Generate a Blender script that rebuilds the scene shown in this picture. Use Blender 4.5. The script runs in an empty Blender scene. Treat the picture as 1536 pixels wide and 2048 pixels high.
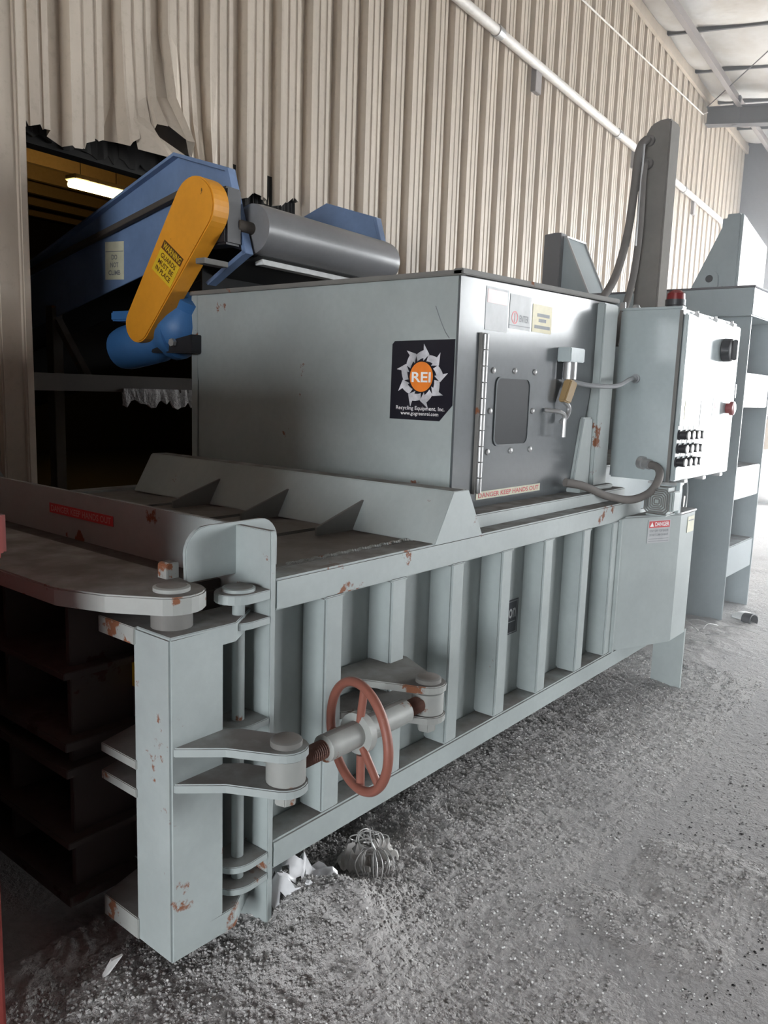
import bpy, bmesh, math, random
import numpy as np
from mathutils import Vector, Matrix
random.seed(7); RNG = np.random.default_rng(11)
S = bpy.context.scene
COL = S.collection
R = math.radians
WA = 0.0774027331                       # yaw of the building wall against the baler
cW, sW = math.cos(WA), math.sin(WA)
def w2(s, v, z=0.0):                     # wall frame (along, across, up) -> world
    return Vector((cW*s - sW*v, sW*s + cW*v, z))

# ------------------------------------------------------------------ camera
cam_d = bpy.data.cameras.new('camera'); cam = bpy.data.objects.new('camera', cam_d); COL.objects.link(cam)
yaw, pitch, roll = 0.680754127, 0.152351922, 0.0330951872
f = Vector((math.cos(yaw)*math.cos(pitch), math.sin(yaw)*math.cos(pitch), -math.sin(pitch)))
r = Vector((math.sin(yaw), -math.cos(yaw), 0)); u = r.cross(f)
r2 = r*math.cos(roll) + u*math.sin(roll); u2 = u*math.cos(roll) - r*math.sin(roll)
m3 = Matrix((r2, u2, -f)).transposed().to_4x4(); m3.translation = Vector((-1.423, -1.524, 1.6))
cam.matrix_world = m3
cam_d.sensor_fit = 'VERTICAL'; cam_d.sensor_height = 24.0; cam_d.lens = 1590.29/2048*24.0
cam_d.clip_start = 0.05; cam_d.clip_end = 300
S.camera = cam

# ------------------------------------------------------------------ world: bright overcast sky seen through the door openings
wd = bpy.data.worlds.new('sky'); S.world = wd; wd.use_nodes = True
bg = wd.node_tree.nodes['Background']
bg.inputs[0].default_value = (0.93, 0.97, 1.0, 1); bg.inputs[1].default_value = 14.0
S.cycles.use_denoising = True
S.cycles.max_bounces = 6; S.cycles.diffuse_bounces = 4; S.cycles.glossy_bounces = 3; S.cycles.volume_bounces = 0
S.view_settings.view_transform = 'Standard'; S.view_settings.look = 'None'
S.view_settings.gamma = 1.0; S.view_settings.use_curve_mapping = False
S.view_settings.exposure = 1.25

def portal(name, loc, rot, sx, sz):
    d = bpy.data.lights.new(name, 'AREA'); d.shape = 'RECTANGLE'; d.size = sx; d.size_y = sz
    d.energy = 0.0; d.cycles.is_portal = True
    o = bpy.data.objects.new(name, d); COL.objects.link(o); o.location = loc; o.rotation_euler = rot
    return o
E_S = 15.9                               # end wall (far right) position along the wall
A_S = -11.0                               # opposite end wall, behind the camera
F_V = -12.0                              # wall on the camera's side
DOOR1 = (-7.0, 1.40, 5.0)                # far door: across range, head height
DOOR3 = (8.5, 13.5, 4.4)                 # door in the wall on the camera's side: along range
DOOR2 = (-4.4, -.9, 3.8)                # door behind the camera
STRIP = (-11.8, -7.0, 3.15, 5.0)          # open strip high in the far end wall, beside the door
portal('daylight_portal', w2(E_S, (DOOR1[0]+DOOR1[1])/2, DOOR1[2]/2), (R(90), 0, WA+R(90)), DOOR1[1]-DOOR1[0], DOOR1[2])
portal('daylight_portal', w2(A_S, (DOOR2[0]+DOOR2[1])/2, DOOR2[2]/2), (R(90), 0, WA-R(90)), DOOR2[1]-DOOR2[0], DOOR2[2])
portal('daylight_portal', w2(E_S, (STRIP[0]+STRIP[1])/2, (STRIP[2]+STRIP[3])/2), (R(90), 0, WA+R(90)), STRIP[1]-STRIP[0], STRIP[3]-STRIP[2])

portal('daylight_portal', w2((DOOR3[0]+DOOR3[1])/2, F_V, DOOR3[2]/2), (R(90), 0, WA), DOOR3[1]-DOOR3[0], DOOR3[2])
# ------------------------------------------------------------------ materials
def lin(c):
    return tuple((x/255/12.92 if x/255 <= .04045 else ((x/255+.055)/1.055)**2.4) for x in c)
def newmat(name):
    m = bpy.data.materials.new(name); m.use_nodes = True
    return m, m.node_tree.nodes, m.node_tree.links, m.node_tree.nodes['Principled BSDF']
def noise(N, Lk, co, scale, detail=4, rough=.55, vec=None):
    n = N.new('ShaderNodeTexNoise'); n.inputs['Scale'].default_value = scale
    n.inputs['Detail'].default_value = detail; n.inputs['Roughness'].default_value = rough
    Lk.new(co, n.inputs['Vector']); return n.outputs['Fac']
def ramp(N, Lk, src, a, b, c0=0.0, c1=1.0):
    n = N.new('ShaderNodeMapRange'); n.inputs[1].default_value = a; n.inputs[2].default_value = b
    n.inputs[3].default_value = c0; n.inputs[4].default_value = c1; n.clamp = True
    Lk.new(src, n.inputs[0]); return n.outputs[0]
def mixc(N, Lk, fac, A, B):
    n = N.new('ShaderNodeMix'); n.data_type = 'RGBA'
    if isinstance(fac, float): n.inputs[0].default_value = fac
    else: Lk.new(fac, n.inputs[0])
    for sock, val in ((n.inputs[6], A), (n.inputs[7], B)):
        if isinstance(val, tuple): sock.default_value = (*val, 1)
        else: Lk.new(val, sock)
    return n.outputs[2]
def mth(N, Lk, op, a, b):
    n = N.new('ShaderNodeMath'); n.operation = op
    for i, x in enumerate((a, b)):
        if isinstance(x, (int, float)): n.inputs[i].default_value = x
        else: Lk.new(x, n.inputs[i])
    return n.outputs[0]
def bump(N, Lk, P, h, strength, dist):
    b = N.new('ShaderNodeBump'); b.inputs['Strength'].default_value = strength; b.inputs['Distance'].default_value = dist
    Lk.new(h, b.inputs['Height']); Lk.new(b.outputs[0], P.inputs['Normal'])
RUST = (0.20, 0.075, 0.035)
DUST = (0.165, 0.15, 0.14)
def paint(name, col, rough=.42, rust=.0, dust=.5, var=.10, spec=.5, metal=0.0, dustcol=DUST, rustcol=RUST, chips=6.0, bmp=.05):
    """painted steel: slight tone drift, worn rusty chips, loose dust lying on surfaces that face up"""
    m, N, Lk, P = newmat(name)
    co = N.new('ShaderNodeTexCoord').outputs['Object']
    n1 = noise(N, Lk, co, 3.0, 5)
    c = mixc(N, Lk, ramp(N, Lk, n1, .3, .7), tuple(x*(1-var) for x in col), tuple(min(1, x*(1+var)) for x in col))
    n2 = noise(N, Lk, co, 38, 4)
    c = mixc(N, Lk, ramp(N, Lk, n2, .35, .75, 0, .22), c, tuple(x*.72 for x in col))
    ro = ramp(N, Lk, n1, .2, .8, rough*.85, min(1, rough*1.15))
    if rust > 0:
        n3 = noise(N, Lk, co, chips, 6, .62)
        k = ramp(N, Lk, n3, .705-rust*.16, .735-rust*.16)
        c = mixc(N, Lk, k, c, rustcol)
        ro = mth(N, Lk, 'ADD', ro, mth(N, Lk, 'MULTIPLY', k, .3))
    if dust > 0:
        g = N.new('ShaderNodeNewGeometry'); sp = N.new('ShaderNodeSeparateXYZ'); Lk.new(g.outputs['True Normal'], sp.inputs[0])
        up = ramp(N, Lk, sp.outputs[2], .94, .995)
        nd = noise(N, Lk, co, 9, 5)
        k = mth(N, Lk, 'MULTIPLY', up, ramp(N, Lk, nd, .30, .62, dust*.55, min(1, dust*1.15)))
        c = mixc(N, Lk, k, c, dustcol)
        ro = mth(N, Lk, 'MAXIMUM', ro, mth(N, Lk, 'MULTIPLY', k, .9))
    Lk.new(c, P.inputs['Base Color']); Lk.new(ro, P.inputs['Roughness'])
    P.inputs['Specular IOR Level'].default_value = spec; P.inputs['Metallic'].default_value = metal
    if bmp: bump(N, Lk, P, noise(N, Lk, co, 160, 1), bmp, .002)
    return m
def plain(name, col, rough=.5, metal=0.0, spec=.5, emit=None, es=0.0, var=.08, sc=20):
    m, N, Lk, P = newmat(name)
    co = N.new('ShaderNodeTexCoord').outputs['Object']
    c = mixc(N, Lk, ramp(N, Lk, noise(N, Lk, co, sc, 4), .3, .7), tuple(x*(1-var) for x in col), tuple(min(1, x*(1+var)) for x in col))
    Lk.new(c, P.inputs['Base Color']); P.inputs['Roughness'].default_value = rough
    P.inputs['Metallic'].default_value = metal; P.inputs['Specular IOR Level'].default_value = spec
    if emit: P.inputs['Emission Color'].default_value = (*emit, 1); P.inputs['Emission Strength'].default_value = es
    return m
GRN = (0.345, 0.385, 0.382)
M = {}
M['steel'] = paint('grey_green_paint', GRN, .46, .10, .85)
M['steel_worn'] = paint('worn_grey_green_paint', GRN, .48, .42, .95, chips=7)
M['steel_chip'] = paint('chipped_grey_green_paint', (.315,.325,.31), .5, .78, .95, chips=9)
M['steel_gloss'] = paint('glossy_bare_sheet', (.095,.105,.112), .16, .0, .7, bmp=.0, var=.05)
M['cabinet'] = paint('cabinet_paint', (.40,.455,.465), .17, .0, .6, bmp=.0, var=.04)
M['steel_far'] = paint('press_frame_paint', (.30,.345,.36), .38, .04, .8)
M['deck'] = paint('dusty_deck', (.17,.165,.155), .7, .30, .95, dustcol=(.17,.15,.135))
M['door_steel'] = paint('shaded_rusty_door_steel', (.055,.042,.038), .65, .5, .95, dustcol=(.075,.065,.058), rustcol=(.05,.02,.016))  # rusty steel, colours darkened to stand in for the shade around the door
M['blue'] = paint('blue_conveyor_paint', (.15,.225,.385), .5, .0, .9, var=.22, dustcol=(.42,.42,.42))
M['motor_blue'] = paint('bright_blue_motor_paint', (.045,.15,.36), .45, .0, 1.0, var=.2, dustcol=(.5,.5,.5))
M['orange'] = paint('orange_guard_paint', (.72,.30,.018), .5, .12, .25, chips=14, rustcol=(.10,.05,.02))
M['red'] = paint('red_worn_paint', (.20,.03,.024), .5, .30, .85, rustcol=(.26,.22,.20), chips=10)
M['wheel'] = paint('rusty_red_paint', (.24,.085,.06), .5, .30, .5, rustcol=(.30,.24,.20), chips=12)
M['rustrod'] = paint('rusty_thread', (.16,.075,.055), .6, .3, .3)
M['rubber'] = paint('roller_lagging', (.20,.20,.21), .33, .0, .8, dustcol=(.38,.36,.345))
M['belt'] = plain('black_belt', (.02,.02,.021), .8)
M['black'] = plain('black_plastic', (.02,.02,.024), .45)
M['blackprint'] = plain('black_print', (.012,.013,.018), .35)
M['navyprint'] = plain('dark_sticker', (.012,.013,.020), .3)
M['whiteprint'] = plain('white_print', (.80,.80,.80), .45)
M['greyprint'] = plain('grey_print', (.42,.43,.44), .45)
M['greytext'] = plain('faded_grey_print', (.18,.19,.20), .5)
M['silver'] = plain('silver_print', (.52,.52,.55), .4, var=.45, sc=14)
M['orangeprint'] = plain('orange_print', (.80,.22,.03), .35)
M['redprint'] = plain('red_print', (.55,.055,.06), .45)
M['redfade'] = plain('faded_red_print', (.62,.30,.29), .3)
M['yellowprint'] = plain('yellow_print', (.72,.48,.02), .45)
M['yellowfade'] = plain('faded_yellow_print', (.50,.43,.20), .4)
M['cream'] = plain('cream_sticker', (.62,.60,.45), .5)
M['brownprint'] = plain('brown_print', (.10,.035,.006), .5)
M['galv'] = paint('galvanised_steel', (.46,.46,.46), .35, .06, .6, metal=.5)
M['chrome'] = plain('bright_bolt_metal', (.6,.6,.6), .25, metal=.9)
M['conduit'] = plain('white_conduit', (.72,.68,.64), .45)
M['hose'] = plain('dusty_hose', (.17,.155,.145), .75)
M['cable'] = plain('grey_cable', (.30,.31,.32), .55)
M['mast'] = paint('dust_coated_steel', (.185,.17,.155), .85, .0, .9, var=.2)
M['glass'] = plain('dark_window', (.035,.037,.041), .4, var=.02, spec=.06)
M['ochre'] = paint('ochre_plastic', (.33,.22,.10), .6, .0, .5)
M['beacon'] = plain('red_beacon_lens', (.20,.015,.015), .25)
M['film'] = plain('clear_plastic_film', (.70,.70,.72), .25)
M['wire'] = plain('steel_wire', (.55,.54,.53), .4, metal=.3)
M['rag'] = plain('dusty_fibre', (.58,.56,.54), .9)
M['foam'] = plain('white_foam', (.78,.77,.76), .7)
M['insul'] = plain('black_insulation', (.012,.011,.010), .95)
M['brownsteel'] = paint('dark_brown_steel', (.075,.062,.052), .8, .2, .6)
M['timber'] = plain('timber_joist', (.16,.11,.065), .8)
M['backceil'] = plain('back_room_ceiling', (.36,.27,.17), .8)
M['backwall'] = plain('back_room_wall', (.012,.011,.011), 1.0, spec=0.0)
M['greybeam'] = paint('grey_primer_beam', (.105,.10,.105), .6, .1, .5)
M['purlin'] = paint('purlin_primer', (.25,.225,.215), .6, .1, .5)
M['endwall'] = plain('grey_end_wall', (.13,.13,.14), .7)
def lampmat():
    m, N, Lk, P = newmat('lamp_tube_glow')
    P.inputs['Base Color'].default_value = (1, .8, .4, 1)
    P.inputs['Emission Color'].default_value = (1.0, .66, .20, 1); P.inputs['Emission Strength'].default_value = 42.0
    return m
M['lamp'] = lampmat()
def wallmat():
    m, N, Lk, P = newmat('tan_wall_sheet')
    co = N.new('ShaderNodeTexCoord').outputs['Object']
    col = (.50, .43, .355)
    mp = N.new('ShaderNodeMapping'); mp.inputs['Scale'].default_value = (1, 1, .12); Lk.new(co, mp.inputs[0])
    n = noise(N, Lk, mp.outputs[0], 5, 5)
    c = mixc(N, Lk, ramp(N, Lk, n, .3, .7), tuple(x*.88 for x in col), tuple(x*1.08 for x in col))
    n2 = noise(N, Lk, co, 24, 6, .7)
    c = mixc(N, Lk, ramp(N, Lk, n2, .52, .75, 0, .35), c, (.30, .25, .20))
    Lk.new(c, P.inputs['Base Color']); P.inputs['Roughness'].default_value = .6; P.inputs['Specular IOR Level'].default_value = .3
    return m
M['wall'] = wallmat()
def ceilmat():
    m, N, Lk, P = newmat('white_ceiling_blanket')
    co = N.new('ShaderNodeTexCoord').outputs['Object']
    c = mixc(N, Lk, ramp(N, Lk, noise(N, Lk, co, 1.4, 6, .6), .40, .72), (.60, .585, .565), (.46, .42, .37))
    Lk.new(c, P.inputs['Base Color']); P.inputs['Roughness'].default_value = .8
    bump(N, Lk, P, noise(N, Lk, co, 2.0, 3), .4, .08)
    return m
M['ceil'] = ceilmat()
M['roofdeck'] = plain('dark_roof_deck', (.16,.145,.13), .8)  # roof out of view, coloured dark to cut the light it bounces down
def dustmat(name, a, b, dark, sc=55, bs=.7):
    m, N, Lk, P = newmat(name)
    co = N.new('ShaderNodeTexCoord').outputs['Object']
    c = mixc(N, Lk, ramp(N, Lk, noise(N, Lk, co, 1.3, 5), .35, .65), a, b)
    c = mixc(N, Lk, ramp(N, Lk, noise(N, Lk, co, sc, 3, .7), .42, .70, 0, .55), c, dark)
    Lk.new(c, P.inputs['Base Color']); P.inputs['Roughness'].default_value = .92; P.inputs['Specular IOR Level'].default_value = .25
    h = mth(N, Lk, 'ADD', noise(N, Lk, co, 90, 3, .7), mth(N, Lk, 'MULTIPLY', noise(N, Lk, co, 24, 2, .6), 1.6))
    bump(N, Lk, P, h, bs, .012)
    return m
M['floor'] = dustmat('dusty_concrete', (.40,.388,.386), (.46,.445,.44), (.28,.268,.265), 40, .45)
M['dust'] = dustmat('loose_grey_dust', (.44,.425,.42), (.51,.49,.48), (.30,.285,.28), 70, .8)
M['outside'] = plain('outdoor_concrete', (.45,.44,.42), .9)

# ------------------------------------------------------------------ mesh helpers
ORG = {}
class MB:
    def __init__(self): self.v = []; self.f = []
    def add(self, vs, fs):
        o = len(self.v); self.v += [tuple(x) for x in vs]; self.f += [tuple(i+o for i in q) for q in fs]; return self
    def box(self, x0, x1, y0, y1, z0, z1):
        return self.add([(x0,y0,z0),(x1,y0,z0),(x1,y1,z0),(x0,y1,z0),(x0,y0,z1),(x1,y0,z1),(x1,y1,z1),(x0,y1,z1)],
            [(0,3,2,1),(4,5,6,7),(0,1,5,4),(1,2,6,5),(2,3,7,6),(3,0,4,7)])
    def prism(self, poly, axis, a, b):
        """polygon extruded along an axis; poly is (y,z) for x, (x,z) for y, (x,y) for z"""
        n = len(poly)
        mk = {'x': lambda p, t: (t, p[0], p[1]), 'y': lambda p, t: (p[0], t, p[1]), 'z': lambda p, t: (p[0], p[1], t)}[axis]
        vs = [mk(p, a) for p in poly] + [mk(p, b) for p in poly]
        return self.add(vs, [tuple(range(n))[::-1], tuple(range(n, 2*n))] + [(i, (i+1) % n, n+(i+1) % n, n+i) for i in range(n)])
    def hexa(self, lo, hi):
        """two quads (4 points each) joined"""
        return self.add(list(lo)+list(hi), [(3,2,1,0),(4,5,6,7),(0,1,5,4),(1,2,6,5),(2,3,7,6),(3,0,4,7)])
    def cyl(self, p0, p1, r0, r1=None, n=20, cap=True):
        r1 = r0 if r1 is None else r1
        p0 = Vector(p0); p1 = Vector(p1); d = (p1-p0).normalized()
        a = d.orthogonal().normalized(); b = d.cross(a)
        vs = []
        for p, rr in ((p0, r0), (p1, r1)):
            for i in range(n):
                t = 2*math.pi*i/n; vs.append(p + a*(rr*math.cos(t)) + b*(rr*math.sin(t)))
        fs = [(i, (i+1) % n, n+(i+1) % n, n+i) for i in range(n)]
        if cap: fs += [tuple(range(n))[::-1], tuple(range(n, 2*n))]
        return self.add(vs, fs)
    def tube(self, pts, rad, n=8, close=False):
        pts = [Vector(p) for p in pts]; k = len(pts); vs = []; prev = None
        for i, p in enumerate(pts):
            if close: d = pts[(i+1) % k] - pts[i-1]
            else: d = pts[min(i+1, k-1)] - pts[max(i-1, 0)]
            d.normalize()
            a = d.orthogonal().normalized() if prev is None else (prev - d*prev.dot(d)).normalized()
            prev = a; b = d.cross(a)
            for j in range(n):
                t = 2*math.pi*j/n; vs.append(p + a*(rad*math.cos(t)) + b*(rad*math.sin(t)))
        fs = []
        for i in range(k if close else k-1):
            i2 = (i+1) % k
            for j in range(n): fs.append((i*n+j, i*n+(j+1) % n, i2*n+(j+1) % n, i2*n+j))
        if not close: fs += [tuple(range(n))[::-1], tuple(range((k-1)*n, k*n))]
        return self.add(vs, fs)
    def lathe(self, p0, axis, prof, n=24):
        """prof: list of (distance along axis, radius)"""
        p0 = Vector(p0); d = Vector(axis).normalized(); a = d.orthogonal().normalized(); b = d.cross(a); vs = []
        for h, rr in prof:
            for j in range(n):
                t = 2*math.pi*j/n; vs.append(p0 + d*h + a*(rr*math.cos(t)) + b*(rr*math.sin(t)))
        fs = []; k = len(prof)
        for i in range(k-1):
            for j in range(n): fs.append((i*n+j, i*n+(j+1) % n, (i+1)*n+(j+1) % n, (i+1)*n+j))
        fs += [tuple(range(n))[::-1], tuple(range((k-1)*n, k*n))]
        return self.add(vs, fs)
    def build(self, name, mat, parent=None, bevel=0.0, smooth=False, origin=None, W=False, jitter=0):
        o3 = ORG[parent.name] if parent is not None else origin
        if o3 is None:
            a = np.array(self.v); mn, mx = a.min(0), a.max(0); o3 = ((mn[0]+mx[0])/2, (mn[1]+mx[1])/2, mn[2])
        me = bpy.data.meshes.new(name)
        me.from_pydata([(x-o3[0], y-o3[1], z-o3[2]) for x, y, z in self.v], [], self.f)
        bm = bmesh.new(); bm.from_mesh(me)
        bmesh.ops.recalc_face_normals(bm, faces=bm.faces)
        if bevel > 0:
            es = [e for e in bm.edges if len(e.link_faces) == 2 and e.calc_face_angle(0) > .6]
            bmesh.ops.bevel(bm, geom=es, offset=bevel, segments=2, affect='EDGES', clamp_overlap=True)
        bm.to_mesh(me); bm.free()
        if smooth:
            for p in me.polygons: p.use_smooth = True
            try: me.set_sharp_from_angle(angle=R(38))
            except Exception: pass
        me.materials.append(M[mat])
        o = bpy.data.objects.new(name, me); COL.objects.link(o)
        if parent is not None: o.parent = parent
        else:
            if W: o.location = w2(*o3); o.rotation_euler = (0, 0, WA)
            else: o.location = o3
        ORG[o.name] = o3
        return o
def thing(name, label, cat, origin, W=False, group=None):
    o = bpy.data.objects.new(name, None); COL.objects.link(o); o.empty_display_size = .1
    if W: o.location = w2(*origin); o.rotation_euler = (0, 0, WA)
    else: o.location = origin
    ORG[o.name] = origin
    return tag(o, label, cat, group)
def tag(o, label, cat, group=None):
    o['label'] = label; o['category'] = cat
    if group: o['group'] = group
    return o
def struct(o, label=None, cat=None):
    o['kind'] = 'structure'
    if label: o['label'] = label
    if cat: o['category'] = cat
    return o
def stuff(o, label, cat):
    o['kind'] = 'stuff'; o['label'] = label; o['category'] = cat; return o
def lab(o, s): o['label'] = s; return o
def B(*a): return MB().box(*a)
def arc(cx, cy, rr, a0, a1, n=8):
    return [(cx+rr*math.cos(R(a0+(a1-a0)*i/n)), cy+rr*math.sin(R(a0+(a1-a0)*i/n))) for i in range(n+1)]
def spline(pts, n=6):
    P = [Vector(p) for p in pts]; out = []
    for i in range(len(P)-1):
        p0 = P[max(i-1, 0)]; p1 = P[i]; p2 = P[i+1]; p3 = P[min(i+2, len(P)-1)]
        for k in range(n):
            t = k/n
            out.append(.5*((2*p1)+(p2-p0)*t+(2*p0-5*p1+4*p2-p3)*t*t+(3*p1-p0-3*p2+p3)*t**3))
    out.append(P[-1]); return out
# ---- lettering: font outlines turned into thin meshes, normalised to a unit box
TXT = {}
def textmesh(s, bold=.02):
    if (s, bold) in TXT: return TXT[(s, bold)]
    cu = bpy.data.curves.new('lettering', 'FONT'); cu.body = s; cu.offset = bold; cu.resolution_u = 3
    ob = bpy.data.objects.new('lettering', cu); COL.objects.link(ob)
    dg = bpy.context.evaluated_depsgraph_get()
    me = bpy.data.meshes.new_from_object(ob.evaluated_get(dg))
    vs = np.array([v.co[:2] for v in me.vertices]); fs = [tuple(p.vertices) for p in me.polygons]
    mn = vs.min(0); mx = vs.max(0); vs = (vs-mn)/(mx-mn)
    bpy.data.objects.remove(ob); bpy.data.curves.remove(cu); bpy.data.meshes.remove(me)
    TXT[(s, bold)] = (vs, fs); return TXT[(s, bold)]
for t in ('REI','Recycling Equipment, Inc.','www.gogreenrei.com','DANGER KEEP HANDS OUT','DANGER','WARNING','GUARDS','MUST BE','IN PLACE','DO','NOT','CLIMB','ENTER','on','STAY OFF TOP BALER','DO NOT CLIMB ON BALER'):
    textmesh(t, .006 if len(t) > 8 and 'DANGER' not in t else .02)
class Face:
    """a flat sticker plane: origin at its lower left, right and up unit vectors, outward normal"""
    def __init__(self, o, right, up):
        self.o = Vector(o); self.r = Vector(right).normalized(); self.u = Vector(up).normalized(); self.n = self.r.cross(self.u)
    def p(self, x, y, d=0.0): return self.o + self.r*x + self.u*y + self.n*d
    def poly(self, pts, d0, d1, mb=None):
        mb = mb or MB(); n = len(pts)
        vs = [self.p(x, y, d0) for x, y in pts] + [self.p(x, y, d1) for x, y in pts]
        return mb.add(vs, [tuple(range(n))[::-1], tuple(range(n, 2*n))] + [(i, (i+1) % n, n+(i+1) % n, n+i) for i in range(n)])
    def rect(self, x0, y0, x1, y1, d0, d1, mb=None): return self.poly([(x0,y0),(x1,y0),(x1,y1),(x0,y1)], d0, d1, mb)
    def text(self, s, x0, y0, x1, y1, d, mb=None):
        mb = mb or MB(); vs, fs = textmesh(s, .006 if len(s) > 8 and 'DANGER' not in s else .02)
        return mb.add([self.p(x0+a*(x1-x0), y0+b*(y1-y0), d) for a, b in vs], fs)

# ================================================================== SETTING
fl = MB(); fl.add([w2(A_S-.3, F_V-.3, 0), w2(E_S+.3, F_V-.3, 0), w2(E_S+.3, 2.5, 0), w2(A_S-.3, 2.5, 0)], [(0,1,2,3)])
struct(fl.build('floor', 'floor', origin=(0,0,0)), 'dusty grey concrete floor', 'floor')
og = MB(); og.add([w2(-80, -90, -.02), w2(100, -90, -.02), w2(100, 60, -.02), w2(-80, 60, -.02)], [(0,1,2,3)])
struct(og.build('ground', 'outside', origin=(0,0,-.02)), 'pale concrete yard outside the open doors', 'ground')
RS = .10
def roofz(v): return 6.5 - RS*(2.3-v)
# ---- corrugated wall: each sheet its own piece, three ribs per sheet
KV = 2.3; PITCH = .305
OP0, OP1, OPZ = .71, 2.75, 2.80          # opening for the conveyor
wb = MB()
for s0, s1, z0, z1 in ((A_S, OP0-.02, 0, 6.85), (OP1+.02, E_S, 0, 6.85), (OP0-.02, OP1+.02, OPZ+.12, 6.85)):
    wb.box(s0, s1, KV+.075, KV+.085, z0, z1)
wall = struct(wb.build('wall_back', 'wall', origin=(0,0,0), W=True), 'tan corrugated metal wall behind the baler', 'wall')
PROF = [(0,0),(.045,0),(.050,.007),(.062,.007),(.067,0),(.118,0),(.123,.007),(.135,.007),(.140,0),(.172,0),(.190,.060),(.272,.060),(.292,0)]
def opening_edge(s):
    return OPZ + .05*math.sin(s*5.1) + .03*math.sin(s*17) + .035*random.random() - (.10 if s > 2.1 else 0)*(s-2.1)
ns = int(round((E_S-A_S)/PITCH)); s = OP0 - PITCH*math.ceil((OP0-A_S)/PITCH); first = 0
starts = []
while s < E_S-.05: starts.append(s); s += PITCH*3
for s0 in starts:
    segs = []
    cols = []
    for k in range(3):
        for q, d in PROF: cols.append((s0+k*PITCH+q, d))
    cols.append((s0+3*PITCH, 0)); cols = [(min(a, E_S), d) for a, d in cols]
    mb = MB(); vs = []; fs = []
    for i, (a, d) in enumerate(cols):
        inop = OP0-.02 < a < OP1+.01
        zb = opening_edge(a) if inop else 0.0
        zt = 6.5
        zs = [zb, zb+.25, zb+.6, 3.9, zt] if inop else [0, 1.0, 2.0, 3.9, zt]
        for j, z in enumerate(zs):
            dd = 0
            if inop and 1.25 < a < 1.95: dd = -[.16,.05,.0,0,0][j]*math.sin((a-1.25)/.7*math.pi)*(1+.5*math.sin(a*21))
            zz = z
            if inop and 1.30 < a < 1.6 and j == 0: zz = z + .10*math.sin((a-1.3)/.3*math.pi)
            vs.append((a, KV+d+dd+.002*random.random(), zz))
    for i in range(len(cols)-1):
        if cols[i+1][0]-cols[i][0] < 1e-4: continue
        for j in range(4): fs.append((i*5+j, (i+1)*5+j, (i+1)*5+j+1, i*5+j+1))
    mb.add(vs, fs).build('wall_sheet', 'wall', wall)
# torn flap of sheet, dark insulation fringe and the header girt above the opening
def ragged(s0, s1, ztop, zlow, v, n, amp, name, mat, parent, th=.012):
    vs = []; fs = []
    for i in range(n+1):
        a = s0+(s1-s0)*i/n; zl = zlow + amp*(random.random()-.5)
        for vv in (v, v+th):
            vs += [(a, vv+.02*random.random(), ztop), (a, vv+.02*random.random(), zl)]
    for i in range(n):
        k = i*4; fs += [(k, k+4, k+5, k+1), (k+2, k+3, k+7, k+6), (k+1, k+5, k+7, k+3), (k, k+2, k+6, k+4)]
    return MB().add(vs, fs).build(name, mat, parent)
ragged(OP0, OP1, 3.0, 2.77, KV+.09, 60, .05, 'insulation_fringe', 'insul', wall)
ragged(2.0, OP1, 2.95, 2.66, KV+.05, 40, .05, 'insulation_fringe', 'insul', wall)
B(OP0-.1, OP1+.1, KV+.11, KV+.20, 2.74, 2.92).build('header_girt', 'insul', wall)
fl_ = MB()
fv = [(1.33,KV-.03,2.98),(1.46,KV-.10,2.90),(1.62,KV-.13,2.84),(1.75,KV-.07,2.76),(1.36,KV-.05,2.82),(1.50,KV-.14,2.80),(1.64,KV-.10,2.78),(1.42,KV-.01,3.05)]
fl_.add(fv, [(0,4,5,1),(1,5,6,2),(2,6,3),(0,1,7)]); fl_.build('torn_flap', 'wall', wall)
B(OP1-.06, OP1+.01, KV-.015, KV+.03, 2.55, 2.72).build('jamb_clip', 'galv', wall)
# opening jamb trim (left), sill girt with hanging dust
tj = MB(); tj.box(.56, .705, KV-.05, KV-.002, 0, 6.5); tj.box(.665, .71, KV-.075, KV-.0, 0, 6.5); tj.box(.665,.71,KV,KV+.1,0,2.85)
tr = struct(tj.build('trim_1', 'wall', bevel=.008, W=True), 'tan steel jamb trim at the wall opening', 'trim')
sg = MB(); sg.box(OP0-.1, OP1+.1, KV+.10, KV+.24, 1.54, 1.63)
sill = struct(sg.build('trim_2', 'brownsteel', W=True), 'dusty steel girt across the wall opening', 'trim')
ragged(1.35, OP1, 1.56, 1.47, KV+.085, 50, .06, 'hanging_dust', 'dust', sill)
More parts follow.
